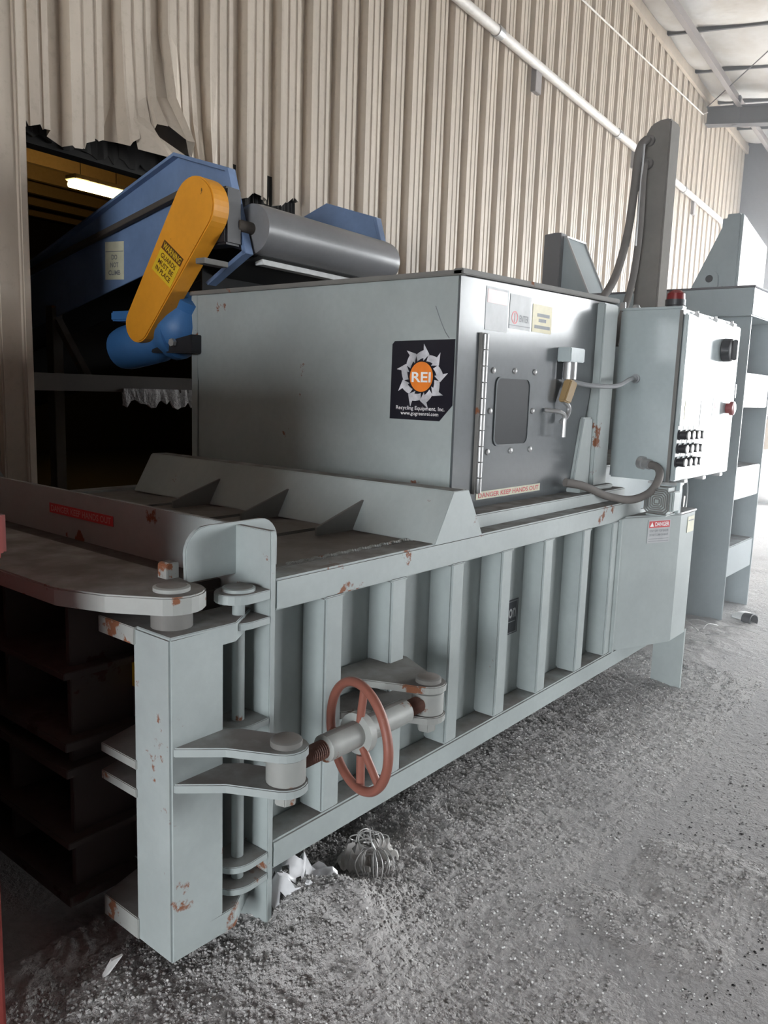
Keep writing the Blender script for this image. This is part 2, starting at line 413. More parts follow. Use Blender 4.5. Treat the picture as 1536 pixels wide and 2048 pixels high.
# ---- ceiling: blanket bays between rafters, purlins, rafter
cl = MB(); x0, x1 = A_S-.3, E_S+.3
cl.add([(x0, F_V-.3, roofz(F_V-.3)+.12), (x1, F_V-.3, roofz(F_V-.3)+.12), (x1, KV+.1, roofz(KV+.1)+.12), (x0, KV+.1, roofz(KV+.1)+.12)], [(0,1,2,3)])
ceil = struct(cl.build('ceiling', 'roofdeck', origin=(0,0,0), W=True), 'roof deck with white insulation blanket and purlins', 'ceiling')
PUR = [KV-.45-1.5*i for i in range(10)]
edges = [KV] + PUR + [F_V]
sx = A_S
while sx < E_S-.2:                        # blanket strips, sagging between seams and purlins
    w_ = 1.52; e = min(sx+w_, E_S)
    for i in range(min(4, len(edges)-1)):
        va, vb = edges[i], edges[i+1]; vs = []; fs = []; nx, ny = 8, 6
        for a in range(nx+1):
            for b in range(ny+1):
                ta, tb = a/nx, b/ny; v = va+(vb-va)*tb
                sag = .07*math.sin(math.pi*tb)*(.4+.6*math.sin(math.pi*ta)) + .05*math.sin(math.pi*ta)
                vs.append((sx+.004+(e-sx-.008)*ta, v, roofz(v)+.10-sag))
        for a in range(nx):
            for b in range(ny): k = a*(ny+1)+b; fs.append((k, k+1, k+ny+2, k+ny+1))
        if i <= 3 and e > 4: MB().add(vs, fs).build('ceiling_blanket', 'ceil', ceil, smooth=True)
    if sx > 4:
        sm = MB(); sm.add([(sx-.02, KV, roofz(KV)+.04), (sx+.02, KV, roofz(KV)+.04), (sx+.02, -4, roofz(-4)+.04), (sx-.02, -4, roofz(-4)+.04),
                           (sx-.02, KV, roofz(KV)+.10), (sx+.02, KV, roofz(KV)+.10), (sx+.02, -4, roofz(-4)+.10), (sx-.02, -4, roofz(-4)+.10)],
                          [(0,1,2,3),(0,4,5,1),(1,5,6,2),(2,6,7,3),(3,7,4,0)]); sm.build('seam_strap', 'greybeam', ceil)
    sx += w_
for v in PUR:
    z = roofz(v)-.02; t = .012
    p = MB(); p.box(A_S, E_S, v-.035, v+.035, z, z+t); p.box(A_S, E_S, v-.035, v-.035+t, z-.18, z); p.box(A_S, E_S, v-.105, v-.035, z-.18-t, z-.18)
    p.build('purlin', 'purlin', ceil)
for rs in (12.75, 4.6, -3.5):
    q = MB(); t = .012
    for (h0, h1, wdt) in ((-.46, -.445, .10), (-.20, -.19, .10)):
        lo = [(rs-wdt, KV-.02, roofz(KV)+h0), (rs+wdt, KV-.02, roofz(KV)+h0), (rs+wdt, F_V, roofz(F_V)+h0-.3*(h0 < -.3)), (rs-wdt, F_V, roofz(F_V)+h0-.3*(h0 < -.3))]
        hi = [(a, b, c+(h1-h0)) for a, b, c in lo]; q.hexa(lo, hi)
    lo = [(rs-t, KV-.02, roofz(KV)-.45), (rs+t, KV-.02, roofz(KV)-.45), (rs+t, F_V, roofz(F_V)-.75), (rs-t, F_V, roofz(F_V)-.75)]
    hi = [(rs-t, KV-.02, roofz(KV)-.20), (rs+t, KV-.02, roofz(KV)-.20), (rs+t, F_V, roofz(F_V)-.20), (rs-t, F_V, roofz(F_V)-.20)]
    q.hexa(lo, hi)
    if rs > 10: q.build('rafter_beam', 'greybeam', ceil)
MB().prism([(12.70,6.42),(12.80,6.42),(12.76,5.98),(12.72,5.98)], 'y', KV-.52, KV-.42).build('fly_brace', 'greybeam', ceil)
MB().tube([(9.5, .2, roofz(.2)-.02), (12.7, KV-.02, 6.32)], .008, 6).build('brace_rod', 'greybeam', ceil)
# eave angle along the top of the wall
et = MB(); et.box(A_S, E_S, KV-.05, KV-.002, 6.38, 6.52); et.box(A_S, E_S, KV-.03, KV+.08, 6.52, 6.72)
struct(et.build('trim_3', 'wall', W=True), 'tan eave trim along the top of the wall', 'trim')
# ---- the other walls with their door openings
def holed(name, box_list, label):
    w_ = MB()
    for b in box_list: w_.box(*b)
    return struct(w_.build(name, 'endwall', origin=(0,0,0), W=True), label, 'wall')
holed('wall_right', [(E_S, E_S+.2, DOOR1[1], KV+.2, 0, 6.7), (E_S, E_S+.2, F_V, STRIP[0], 0, 6.7), (E_S, E_S+.2, STRIP[0], DOOR1[0], 0, STRIP[2]), (E_S, E_S+.2, STRIP[0], DOOR1[1], DOOR1[2], 6.7)], 'grey end wall with a wide open door')
holed('wall_left', [(A_S-.2, A_S, DOOR2[1], KV+.2, 0, 6.7), (A_S-.2, A_S, F_V, DOOR2[0], 0, 6.7), (A_S-.2, A_S, DOOR2[0], DOOR2[1], DOOR2[2], 6.7)], 'end wall behind the viewer with an open door')
holed('wall_front', [(A_S, DOOR3[0], F_V-.2, F_V, 0, 6), (DOOR3[1], E_S, F_V-.2, F_V, 0, 6), (DOOR3[0], DOOR3[1], F_V-.2, F_V, DOOR3[2], 6)], 'wall behind the viewer with an open door')
# ---- back room beyond the opening
bk = MB(); V1 = 15.0
bk.box(-4, 12, V1, V1+.1, 0, 5.6); bk.box(-4.1, -4, KV+.086, V1, 0, 5.6); bk.box(12, 12.1, KV+.086, V1, 0, 5.6); bk.box(-4, 12, KV+.2, V1, -.02, .0)
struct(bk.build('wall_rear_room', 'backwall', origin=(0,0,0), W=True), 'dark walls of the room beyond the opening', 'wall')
bc = struct(B(-4.1, 12.1, KV+.086, V1+.1, 5.2, 5.6).build('ceiling_rear_room', 'backceil', origin=(0,0,0), W=True), 'brown ceiling of the room beyond the opening', 'ceiling')
v = KV+.8
while v < V1-.3:
    B(-4, 12, v, v+.10, 4.93, 5.2).build('joist', 'timber', bc); v += .95

# ================================================================== BALER
bal = thing('horizontal_baler', 'large grey-green steel horizontal baler with hopper and ribbed side', 'baler', (1.5, .97, 0))
def part(mb, name, mat='steel', parent=bal, bevel=.004, smooth=False, label=None):
    o = mb.build(name, mat, parent, bevel, smooth)
    if label: lab(o, label)
    return o
part(MB().prism([(0,0),(.22,0),(.26,.16),(1.68,.16),(1.72,0),(1.94,0),(1.94,1.222),(0,1.222)], 'x', -.010, .010), 'end_plate', 'steel_worn', bevel=.002)
for y in (.14, 1.79):
    part(MB().prism([(-.175,1.085)]+[(-.178+.07-.07*math.cos(R(a)), 1.16+.07*math.sin(R(a))) for a in range(0, 91, 15)]+
                    [(.145-.065+.065*math.sin(R(a)), 1.165+.065*math.cos(R(a))) for a in range(0, 91, 15)]+[(.145,1.085)], 'y', y, y+.014), 'gusset', 'steel_worn', bevel=.002)
for y in (0, 1.84):
    part(B(.010, 2.56, y, y+.10, 1.002, 1.09), 'top_beam', 'steel_worn', bevel=.006)
    part(B(.010, 2.90, y, y+.10, .245, .331), 'bottom_beam', 'steel', bevel=.006)
    part(B(.010, 2.90, y+.10 if y == 0 else y-.012, y+.112 if y == 0 else y, .25, 1.0), 'side_wall', 'steel', bevel=0)
for xc in (.248, .553, .892, 1.232, 1.574, 1.941, 2.262):
    part(B(xc-.039, xc+.039, .0015, .10, .331, 1.002), 'side_post', 'steel', bevel=.007)
    part(B(xc-.041, xc+.041, -.002, .01, .994, 1.003), 'weld_bead', 'steel', bevel=.003)
part(B(.04, 2.9, .15, 1.80, .14, .24), 'floor_frame', 'steel', bevel=0)
part(B(2.60, 4.48, .42, 1.52, .26, 1.20), 'ram_housing', 'steel_far', bevel=.01)
# deck: long plates with joints between them
dy = [.10, .285, .49, .70, .91, 1.12, 1.33, 1.54, 1.84]
for i in range(8):
    part(B(.012, 2.5, dy[i]+.006, dy[i+1]-.006, 1.045, 1.088 - (.006 if i % 2 else 0)), 'deck_plate', 'deck', bevel=.003)
wbd = MB()
for i in range(95):
    x = .16+i*.0085; wbd.lathe((x, .118+.004*math.sin(i), 1.088), (1,0,0), [(0,.004),(.004,.0075),(.008,.004)], 6)
part(wbd, 'deck_weld', 'steel_chip', bevel=0, smooth=True)
# cross beam with sloping faces
part(MB().prism([(.737,1.088),(1.025,1.088),(.924,1.262),(.837,1.262)], 'y', .006, 1.76), 'cross_beam', 'steel', bevel=.004)
part(MB().prism([(.730,1.088),(1.030,1.088),(.926,1.262),(.832,1.262)], 'y', -.004, .008), 'cross_beam_end', 'steel_worn', bevel=.002)
for y in (.378, .775, 1.202):
    part(MB().prism([(.552,1.088),(.552,1.118),(.80,1.195),(.77,1.088)], 'y', y-.006, y+.006), 'deck_rib', 'deck', bevel=.0015)
part(B(1.02, 2.52, .076, .21, 1.088, 1.144), 'hopper_rail', 'steel', bevel=.005)
# ---- hopper
hop = MB(); T = .008
hop.box(1.10, 1.10+T, .20, 1.74, 1.10, 2.04)
hopper = part(hop, 'hopper', 'steel', bevel=0)
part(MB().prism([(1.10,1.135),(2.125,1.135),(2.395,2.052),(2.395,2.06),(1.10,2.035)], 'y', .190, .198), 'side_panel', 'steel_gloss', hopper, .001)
part(MB().hexa([(2.125,.20,1.135),(2.125,1.74,1.135),(2.135,1.74,1.135),(2.135,.20,1.135)], [(2.395,.20,2.05),(2.395,1.74,2.05),(2.405,1.74,2.05),(2.405,.20,2.05)]), 'rear_panel', 'steel', hopper, 0)
part(B(1.10, 2.2, 1.735, 1.745, 1.10, 1.62), 'far_panel', 'steel', hopper, 0)
part(B(1.095, 1.12, 1.74, 1.785, 1.12, 2.03), 'corner_flange', 'steel_worn', hopper, .002)
lip = MB(); lip.box(1.085, 1.115, .175, 1.79, 2.028, 2.048)
lip.hexa([(1.085,.172,2.030),(2.50,.172,2.066),(2.50,.215,2.066),(1.085,.215,2.030)], [(1.085,.172,2.052),(2.50,.172,2.088),(2.50,.215,2.088),(1.085,.215,2.052)])
part(lip, 'top_lip', 'deck', hopper, .003)
FY = .190                                   # outer face of the hopper side panel
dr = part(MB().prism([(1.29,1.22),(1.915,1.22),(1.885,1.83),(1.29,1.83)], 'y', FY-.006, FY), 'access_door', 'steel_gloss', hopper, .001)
hg = MB(); hg.box(1.243, 1.262, FY-.012, FY, 1.20, 1.832); hg.box(1.276, 1.296, FY-.010, FY, 1.20, 1.832)
part(hg, 'hinge_leaf', 'deck', hopper, .001)
for i in range(10):
    part(MB().cyl((1.270, FY-.014, 1.205+i*.0627), (1.270, FY-.014, 1.205+i*.0627+.058), .0125, n=12), 'hinge_knuckle', 'galv', hopper, 0, True)
rr_ = arc(1.615,1.630,.032,0,90,5)+arc(1.41,1.630,.032,90,180,5)+arc(1.41,1.425,.032,180,270,5)+arc(1.615,1.425,.032,270,360,5)
part(MB().prism(rr_, 'y', FY-.0085, FY-.005), 'window_pane', 'glass', hopper, 0)
rim = MB(); k = len(rr_); vs = []
cx_, cz_ = 1.5125, 1.5275
for d in (FY-.0085, FY-.0115):
    for sc in (1.0, 1.045):
        vs += [(cx_+(a-cx_)*sc, d, cz_+(b-cz_)*sc) for a, b in rr_]
fs = []
for i in range(k):
    j = (i+1) % k
    fs += [(i, j, k+j, k+i), (2*k+i, 3*k+i, 3*k+j, 2*k+j), (i, 2*k+i, 2*k+j, j), (k+i, k+j, 3*k+j, 3*k+i)]
part(rim.add(vs, fs), 'window_frame', 'steel_gloss', hopper, 0)
for x, z in ((1.349,1.691),(1.518,1.695),(1.688,1.697),(1.339,1.53),(1.687,1.53),(1.336,1.365),(1.518,1.364),(1.685,1.364)):
    part(MB().lathe((x, FY-.005, z), (0,-1,0), [(0,.013),(.006,.012),(.010,.006)], 12), 'bolt_head', 'galv', hopper, 0, True)
hd = MB().tube(spline([(1.79,FY-.01,1.535),(1.84,FY-.05,1.530),(1.885,FY-.06,1.515),(1.89,FY-.06,1.47),(1.89,FY-.06,1.415)], 4), .010, 8)
part(hd, 'door_handle', 'galv', hopper, 0, True)
part(MB().tube(spline([(1.925,FY-.03,1.58),(1.965,FY-.04,1.55),(1.955,FY-.04,1.51),(1.915,FY-.03,1.48)], 5), .011, 8), 'door_hasp', 'galv', hopper, 0, True)
part(B(1.895, 2.035, FY-.07, FY, 1.752, 1.815), 'switch_box', 'cabinet', hopper, .004)
part(MB().cyl((1.965,FY-.035,1.752), (1.965,FY-.035,1.675), .030, n=16), 'switch_conduit', 'galv', hopper, 0, True)
oc = MB(); oc.hexa([(1.90,FY-.05,1.575),(1.95,FY-.06,1.565),(1.955,FY-.02,1.565),(1.90,FY-.015,1.575)], [(1.94,FY-.06,1.675),(2.01,FY-.06,1.665),(2.01,FY-.02,1.665),(1.94,FY-.02,1.675)])
oc.hexa([(1.985,FY-.05,1.60),(2.0,FY-.05,1.595),(2.0,FY-.03,1.595),(1.985,FY-.03,1.60)], [(1.965,FY-.05,1.66),(1.985,FY-.05,1.655),(1.985,FY-.03,1.655),(1.965,FY-.03,1.66)])
part(oc, 'limit_switch', 'ochre', hopper, .006)
part(MB().tube(spline([(1.98,FY-.04,1.665),(2.08,FY-.10,1.650),(2.25,FY-.14,1.655),(2.42,.06,1.690),(2.64,.13,1.70)], 6), .011, 8), 'switch_cable', 'cable', hopper, 0, True)
# stickers on the side panel
def sticker(face, name, w_, h_, mat, parent, th=.0012, corner=0.0):
    return part(face.rect(0, 0, w_, h_, 0, th), name, mat, parent, 0)
FX = (1,0,0); FZ = (0,0,1)
fc = Face((1.278, FY-.0005, 1.846), FX, FZ); st = sticker(fc, 'warning_sticker', .168, .166, 'greyprint', hopper)
part(fc.rect(.01,.105,.158,.156,.0012,.002), 'sticker_band', 'redfade', hopper, 0)
fc = Face((1.460, FY-.0005, 1.866), FX, FZ); sticker(fc, 'notice_sticker', .172, .138, 'greyprint', hopper)
part(fc.text('ENTER', .08, .03, .158, .058, .0018), 'sticker_lettering', 'greytext', hopper, 0)
rg = MB()
for q in range(24):
    a0, a1 = 2*math.pi*q/24, 2*math.pi*(q+1)/24
    fc.poly([(.042+.026*math.cos(a0), .045+.026*math.sin(a0)), (.042+.026*math.cos(a1), .045+.026*math.sin(a1)), (.042+.020*math.cos(a1), .045+.020*math.sin(a1)), (.042+.020*math.cos(a0), .045+.020*math.sin(a0))], .0012, .0018, rg)
fc.rect(.039,.027,.045,.063,.0012,.0018, rg); part(rg, 'sticker_symbol', 'redprint', hopper, 0)
part(fc.rect(.0,.012,.172,.015,.0012,.0016), 'sticker_line', 'greytext', hopper, 0)
fc = Face((1.650, FY-.0005, 1.866), FX, FZ); sticker(fc, 'caution_sticker', .172, .117, 'yellowfade', hopper)
ln = MB()
for yy, x0_, x1_ in ((.066,.04,.15),(.044,.055,.12),(.016,.02,.158)): fc.rect(x0_, yy, x1_, yy+.014, .0012, .0018, ln)
part(ln, 'sticker_print', 'greytext', hopper, 0)
fc = Face((1.276, FY-.0005, 1.173), FX, FZ); sticker(fc, 'danger_strip', .532, .032, 'cream', hopper)
part(fc.text('DANGER KEEP HANDS OUT', .016, .006, .518, .026, .0019), 'sticker_lettering', 'redprint', hopper, 0)
# ---- black logo sticker on the front of the hopper
lf = Face((1.0995, .505, 1.487), (0,-1,0), FZ)
part(lf.poly([(0,0),(.245,0),(.303,.062),(.303,.310),(.014,.306),(.002,.294)], 0, .0012), 'logo_sticker', 'navyprint', hopper, 0)
cx_, cy_ = .152, .168
def pol(rr, a): return (cx_+rr*math.cos(a), cy_+rr*math.sin(a))
for q in range(9):
    a = R(90 - 40*q); mb = MB()
    n = 6; aa = [a + R(20) - R(27)*i/n for i in range(n+1)]
    outer = [pol(.088+.016*i/n, x) for i, x in enumerate(aa)]; inner = [pol(.063+.010*i/n, x) for i, x in enumerate(aa)]
    for i in range(n): lf.poly([inner[i], inner[i+1], outer[i+1], outer[i]], .0012, .0020, mb)
    e = aa[-1]
    lf.poly([pol(.062, e+R(1)), pol(.092, e-R(15)), pol(.126, e+R(4))], .0012, .0022, mb)
    part(mb, 'logo_arrow', 'silver', hopper, 0)
part(lf.poly([(cx_+.059*math.cos(R(t)), cy_+.061*math.sin(R(t))) for t in range(0,360,10)], .0012, .0024), 'logo_ring', 'navyprint', hopper, 0)
part(lf.poly([(cx_+.056*math.cos(R(t)), cy_+.058*math.sin(R(t))) for t in range(0,360,10)], .0012, .0028), 'logo_disc', 'orangeprint', hopper, 0)
part(lf.text('REI', cx_-.046, cy_-.021, cx_+.046, cy_+.018, .0032), 'logo_letters', 'whiteprint', hopper, 0)
tx = lf.text('Recycling Equipment, Inc.', .032, .034, .268, .054, .0018); lf.text('www.gogreenrei.com', .056, .014, .240, .032, .0018, tx)
part(tx, 'logo_lettering', 'whiteprint', hopper, 0)
part(MB().tube(spline([(1.099,.299,1.921),(1.099,.275,1.87),(1.099,.250,1.825),(1.099,.230,1.800)], 4), .0016, 5), 'scratch', 'greytext', hopper, 0)
# ---- hopper support post and housing behind the side panel
part(B(2.285, 2.44, .15, .30, 1.09, 2.05), 'hopper_post', 'steel_worn', bevel=.006)
part(MB().prism([(2.10,1.15),(2.283,1.15),(2.283,1.50),(2.18,1.50)], 'y', .17, .40), 'slide_housing', 'steel', bevel=.008)
part(B(2.08, 2.46, .12, .21, 1.144, 1.165), 'slide_ledge', 'steel_worn', bevel=.004)
hs = MB().tube(spline([(2.64,.03,1.265),(2.60,-.05,1.255),(2.53,-.09,1.21),(2.46,-.075,1.14),(2.36,-.02,1.105),(2.24,.05,1.125),(2.08,.10,1.18),(1.98,.15,1.20)], 6), .020, 10)
part(hs, 'flexible_conduit', 'hose', bevel=0, smooth=True)
part(MB().lathe((2.65,.06,1.27), (-.45,-1,-.1), [(0,.034),(.03,.034),(.032,.026),(.07,.026)], 14), 'conduit_fitting', 'galv', bevel=0, smooth=True)
# ---- black sticker on the chamber wall
fc = Face((1.30, .0995, .594), FX, FZ); part(fc.rect(0,0,.212,.150,0,.0012), 'wall_sticker', 'navyprint', bevel=0)
fr = MB(); fc.rect(0,.140,.208,.144,.0012,.0018,fr); fc.rect(.200,.006,.204,.140,.0012,.0018,fr); fc.rect(0,.004,.204,.008,.0012,.0018,fr); fc.rect(0,.052,.19,.056,.0012,.0018,fr)
part(fr, 'sticker_border', 'greytext', bevel=0)
part(fc.text('on', .135, .07, .192, .112, .0019), 'sticker_lettering', 'greyprint', bevel=0)
# ---- wedge shaped guard near the rear, its leg
cv = part(MB().prism([(2.30,-.004),(2.68,-.166),(2.905,-.166),(2.905,-.004)], 'z', .338, 1.022), 'side_guard', 'steel', bevel=.008)
part(B(2.29, 2.31, -.014, .004, .335, 1.012), 'guard_flange', 'steel', cv, .002)
part(B(2.67, 2.91, -.170, -.02, 1.018, 1.028), 'guard_cap', 'galv', cv, .002)
gx = Vector((2.68-2.30, -.166+.004, 0)).normalized()
fc = Face(Vector((2.30,-.004,.88)) + gx*.185 + Vector((0,0,0)), gx, FZ)
part(fc.rect(0,0,.155,.118,.0008,.002), 'danger_sticker', 'greyprint', cv, 0)
part(fc.rect(.006,.078,.149,.112,.002,.0026), 'sticker_band', 'redprint', cv, 0)
part(fc.text('DANGER', .046, .085, .144, .106, .0030), 'sticker_lettering', 'whiteprint', cv, 0)
part(fc.poly([(.012,.084),(.038,.084),(.025,.107)], .0026, .0030), 'sticker_symbol', 'whiteprint', cv, 0)
tx = fc.text('STAY OFF TOP BALER', .012, .056, .143, .068, .0026); fc.text('DO NOT CLIMB ON BALER', .012, .036, .143, .047, .0026, tx); fc.rect(.008,.020,.147,.022,.002,.0026,tx); fc.rect(.008,.008,.147,.010,.002,.0026,tx)
part(tx, 'sticker_print', 'greytext', cv, 0)
fc = Face((2.785,-.1665,.91), FX, FZ); part(fc.rect(0,0,.10,.085,.0008,.002), 'yellow_sticker', 'cream', cv, 0)
part(fc.rect(.012,.06,.09,.066,.002,.0026), 'sticker_print', 'greytext', cv, 0)
part(B(2.905, 2.925, -.166, .0, -.0, .36), 'leg', 'steel_worn', bevel=.002)
part(B(2.905, 2.925, 1.94, 2.10, 0, .36), 'leg', 'steel_worn', bevel=.002)

# ---- hinge lugs on the end plate, hinge rod
for z0, z1 in ((1.040,1.066), (.972,.992), (.688,.708), (.290,.310), (.226,.246)):
    part(MB().prism([(-.010,-.002)]+[(-.075+.068*math.cos(R(t)), .052+.058*math.sin(R(t))) for t in range(270,89,-15)]+[(-.010,.12)], 'z', z0, z1), 'hinge_lug', 'steel_worn', bevel=.002)
part(MB().cyl((-.075,.052,.18), (-.075,.052,1.066), .017, n=16), 'hinge_rod', 'steel', bevel=0, smooth=True)
part(MB().lathe((-.075,.052,1.066), (0,0,1), [(0,.044),(.008,.044),(.010,.038)], 24), 'hinge_cap', 'steel_worn', bevel=0, smooth=True)

# ---- latch post (square tube on end plates) with turnbuckle lugs
lp = part(B(-.33, -.165, 0, .152, .145, 1.000), 'latch_post', 'steel_worn', bevel=.006)
for z0, z1 in ((.950,1.001), (.145,.205)):
    part(MB().prism([(-.325,.005),(-.165,-.002),(-.128,-.002),(-.012,.075),(-.03,.14),(-.325,.145)], 'z', z0, z1), 'post_lug', 'steel_worn', lp, .002)
for z0, z1 in ((.955,1.0), (.625,.650), (.548,.573), (.15,.21)):
    part(MB().prism([(-.335,.14),(-.12,.14),(-.12,.36),(-.335,.30)], 'z', z0, z1), 'latch_plate', 'steel_chip', lp, .002)
TBY = -.180
for z0, z1 in ((.700,.724), (.606,.630)):
    part(MB().prism([(-.325,.004),(-.167,.004),(-.130,-.030)]+arc(-.120,TBY,.058,40,-150,10)+[(-.235,-.09)], 'z', z0, z1), 'turnbuckle_lug', 'steel_worn', lp, .003)
# ---- turnbuckle with handwheel
tb = part(MB().lathe((.015,TBY,.665), (1,0,0), [(0,.031),(.004,.037),(.345,.037),(.35,.031)], 24), 'turnbuckle', 'steel_chip', bevel=0, smooth=True)
for xa, xb in ((-.075,.03), (.35,.445)):
    prof = []; x = 0
    while x < xb-xa: prof += [(x,.0215),(x+.0032,.0255),(x+.0064,.0215)]; x += .0072
    part(MB().lathe((xa,TBY,.665), (1,0,0), prof, 16), 'threaded_rod', 'rustrod', tb, 0, False)
WX = .155
WT = R(17); wdx, wdy = math.sin(WT), math.cos(WT)
ringp = [(WX+.150*math.cos(R(t))*wdx, TBY+.150*math.cos(R(t))*wdy, .655+.150*math.sin(R(t))) for t in range(0,360,6)]
part(MB().tube(ringp, .0135, 10, True), 'handwheel_rim', 'wheel', tb, 0, True)
for ang in (100, 345, 222):
    c_, s_ = math.cos(R(ang)), math.sin(R(ang))
    part(MB().cyl((WX+.036*c_*wdx,TBY+.036*c_*wdy,.655+.036*s_), (WX+.148*c_*wdx,TBY+.148*c_*wdy,.655+.148*s_), .0115, n=10), 'handwheel_spoke', 'wheel', tb, 0, True)
part(MB().cyl((WX+.01,TBY-.005,.508), (WX+.008,TBY-.005,.600), .0125, n=10), 'handwheel_grip', 'wheel', tb, 0, True)
part(MB().lathe((WX-.012,TBY,.665), (1,0,0), [(0,.042),(.002,.058),(.026,.058),(.028,.042)], 24), 'handwheel_hub', 'steel_chip', tb, 0, True)
for xc in (-.118, .478):
    part(MB().lathe((xc,TBY,.628), (0,0,1), [(0,.040),(.004,.050),(.068,.050),(.072,.040)], 20), 'rod_eye', 'steel_chip', tb, 0, True)
    part(MB().lathe((xc,TBY,.724), (0,0,1), [(0,.040),(.014,.040),(.018,.034)], 20), 'pin_cap', 'deck', tb, 0, True)
    part(MB().cyl((xc,TBY,.57), (xc,TBY,.61), .030, n=6), 'pin_nut', 'steel_chip', tb, .003)
# side bracket on the ribs that holds the other end of the turnbuckle
for z0, z1 in ((.702,.726), (.606,.630)):
    part(MB().prism([(.286,.09),(.286,.003),(.345,-.02)]+arc(.478,TBY,.056,200,380,10)+[(.612,.003),(.612,.09)], 'z', z0, z1), 'side_bracket', 'steel_chip', bevel=.003)

# ---- discharge door: frame plates, door body, latch arm on top
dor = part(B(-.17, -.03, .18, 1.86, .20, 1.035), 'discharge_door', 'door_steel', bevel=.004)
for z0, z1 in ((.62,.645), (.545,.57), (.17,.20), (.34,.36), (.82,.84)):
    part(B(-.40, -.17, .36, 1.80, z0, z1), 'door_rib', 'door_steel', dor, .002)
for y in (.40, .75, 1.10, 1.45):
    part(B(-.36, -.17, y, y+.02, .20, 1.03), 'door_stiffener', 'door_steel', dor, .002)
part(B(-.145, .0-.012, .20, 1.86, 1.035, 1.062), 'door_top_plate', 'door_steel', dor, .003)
arm = [(-.15,1.86),(-.15,.30),(-.165,.17)]+arc(-.255,.095,.085,20,-140,10)+[(-.40,.16),(-.452,.30),(-.455,.60),(-.455,1.86)]
part(MB().prism(arm, 'z', 1.046, 1.092), 'latch_arm', 'steel_chip', dor, .004)
part(MB().lathe((-.258,.090,1.092), (0,0,1), [(0,.046),(.009,.046),(.012,.038)], 24), 'latch_pin', 'steel_chip', dor, 0, True)
part(MB().cyl((-.258,.09,1.0), (-.258,.09,1.048), .052, n=20), 'shadow_gap_spacer', 'deck', dor, 0, True)  # added spacer, its dark colour stands in for the shadow under the arm
part(MB().prism([(-.205,1.090),(-.205,1.128),(-.197,1.134),(-.165,1.134),(-.165,1.090)], 'y', .185, .225), 'stop_block', 'steel_chip', dor, .002)
fc = Face((-.0105, 1.14, 1.135), (0,-1,0), FZ); part(fc.rect(0,0,.40,.034,0,.0012), 'red_strip', 'redprint', bevel=0)
part(fc.text('DANGER KEEP HANDS OUT', .012, .006, .388, .028, .0018), 'strip_lettering', 'redfade', bevel=0)
fc = Face((-.1705, .43, .735), (0,-1,0), FZ); part(fc.rect(0,0,.10,.10,0,.0012), 'yellow_label', 'yellowprint', dor, 0)

# ================================================================== PRESS FRAME (tower at the rear)
tw = thing('press_frame', 'tall grey steel press frame with open ribbed sides behind the control cabinet', 'press frame', (4.83, .97, 0))
def tp(mb, name, mat='steel_far', bevel=.004, parent=tw, smooth=False): return mb.build(name, mat, parent, bevel, smooth)
for x in (4.50, 5.15):
    tp(MB().prism([(.08,0),(.40,0),(.40,.9),(1.54,.9),(1.54,0),(1.86,0),(1.86,2.18),(.08,2.18)], 'x', x-.010, x+.010), 'flange_plate')
for y in (.25, 1.66):
    tp(B(4.51, 5.14, y, y+.02, 0, 2.18), 'web_plate')
for z0, z1 in ((.335,.56), (.90,1.135), (1.56,1.80)):
    tp(B(4.51, 5.14, .085, .25, z0, z1), 'rib_box', bevel=.006)
    tp(B(4.51, 5.14, 1.68, 1.85, z0, z1), 'rib_box', bevel=.006)
tp(B(4.42, 5.20, .06, 1.88, 2.18, 2.372), 'top_beam', bevel=.008)
tp(B(4.41, 5.21, .05, 1.89, 2.366, 2.380), 'top_cap', 'greybeam')
# right upper bracket
tp(MB().prism([(.50,2.38),(.32,2.78),(.32,2.84),(.29,2.84),(.29,2.866),(.205,2.866),(.197,2.38)], 'x', 4.45, 4.62), 'bracket_plate')
tp(MB().prism([(4.46,2.38),(5.10,2.38),(5.10,2.74),(4.46,2.862)], 'y', .185, .205), 'bracket_side')
tp(B(4.44, 4.47, .28, .40, 2.384, 2.39), 'bracket_foot', 'steel_far', 0)
tp(MB().prism(arc(.37,2.44,.062,0,180,10)+[(.308,2.378),(.432,2.378)], 'x', 4.432, 4.45), 'lifting_eye')
tp(MB().prism(arc(.37,2.44,.026,0,360,12)[:-1], 'x', 4.4305, 4.433), 'eye_hole', 'black', 0)
# left upper bracket: post plus two triangular gussets
tp(MB().prism([(1.685,2.38),(1.54,2.38),(1.54,2.862),(1.60,2.866),(1.685,2.858)], 'x', 4.45, 4.55), 'bracket_post', 'greybeam')
tp(MB().prism([(1.54,2.38),(1.30,2.38),(1.52,2.83),(1.54,2.83)], 'x', 4.50, 4.83), 'bracket_gusset', bevel=.002)
for xg in (4.495, 4.82):
    tp(MB().hexa([(xg,1.288,2.38),(xg+.014,1.288,2.38),(xg+.014,1.302,2.38),(xg,1.302,2.38)], [(xg,1.508,2.832),(xg+.014,1.508,2.832),(xg+.014,1.522,2.832),(xg,1.522,2.832)]), 'gusset_edge', 'galv', .001)
tp(B(4.495, 4.834, 1.508, 1.54, 2.83, 2.842), 'bracket_cap', 'galv', .001)

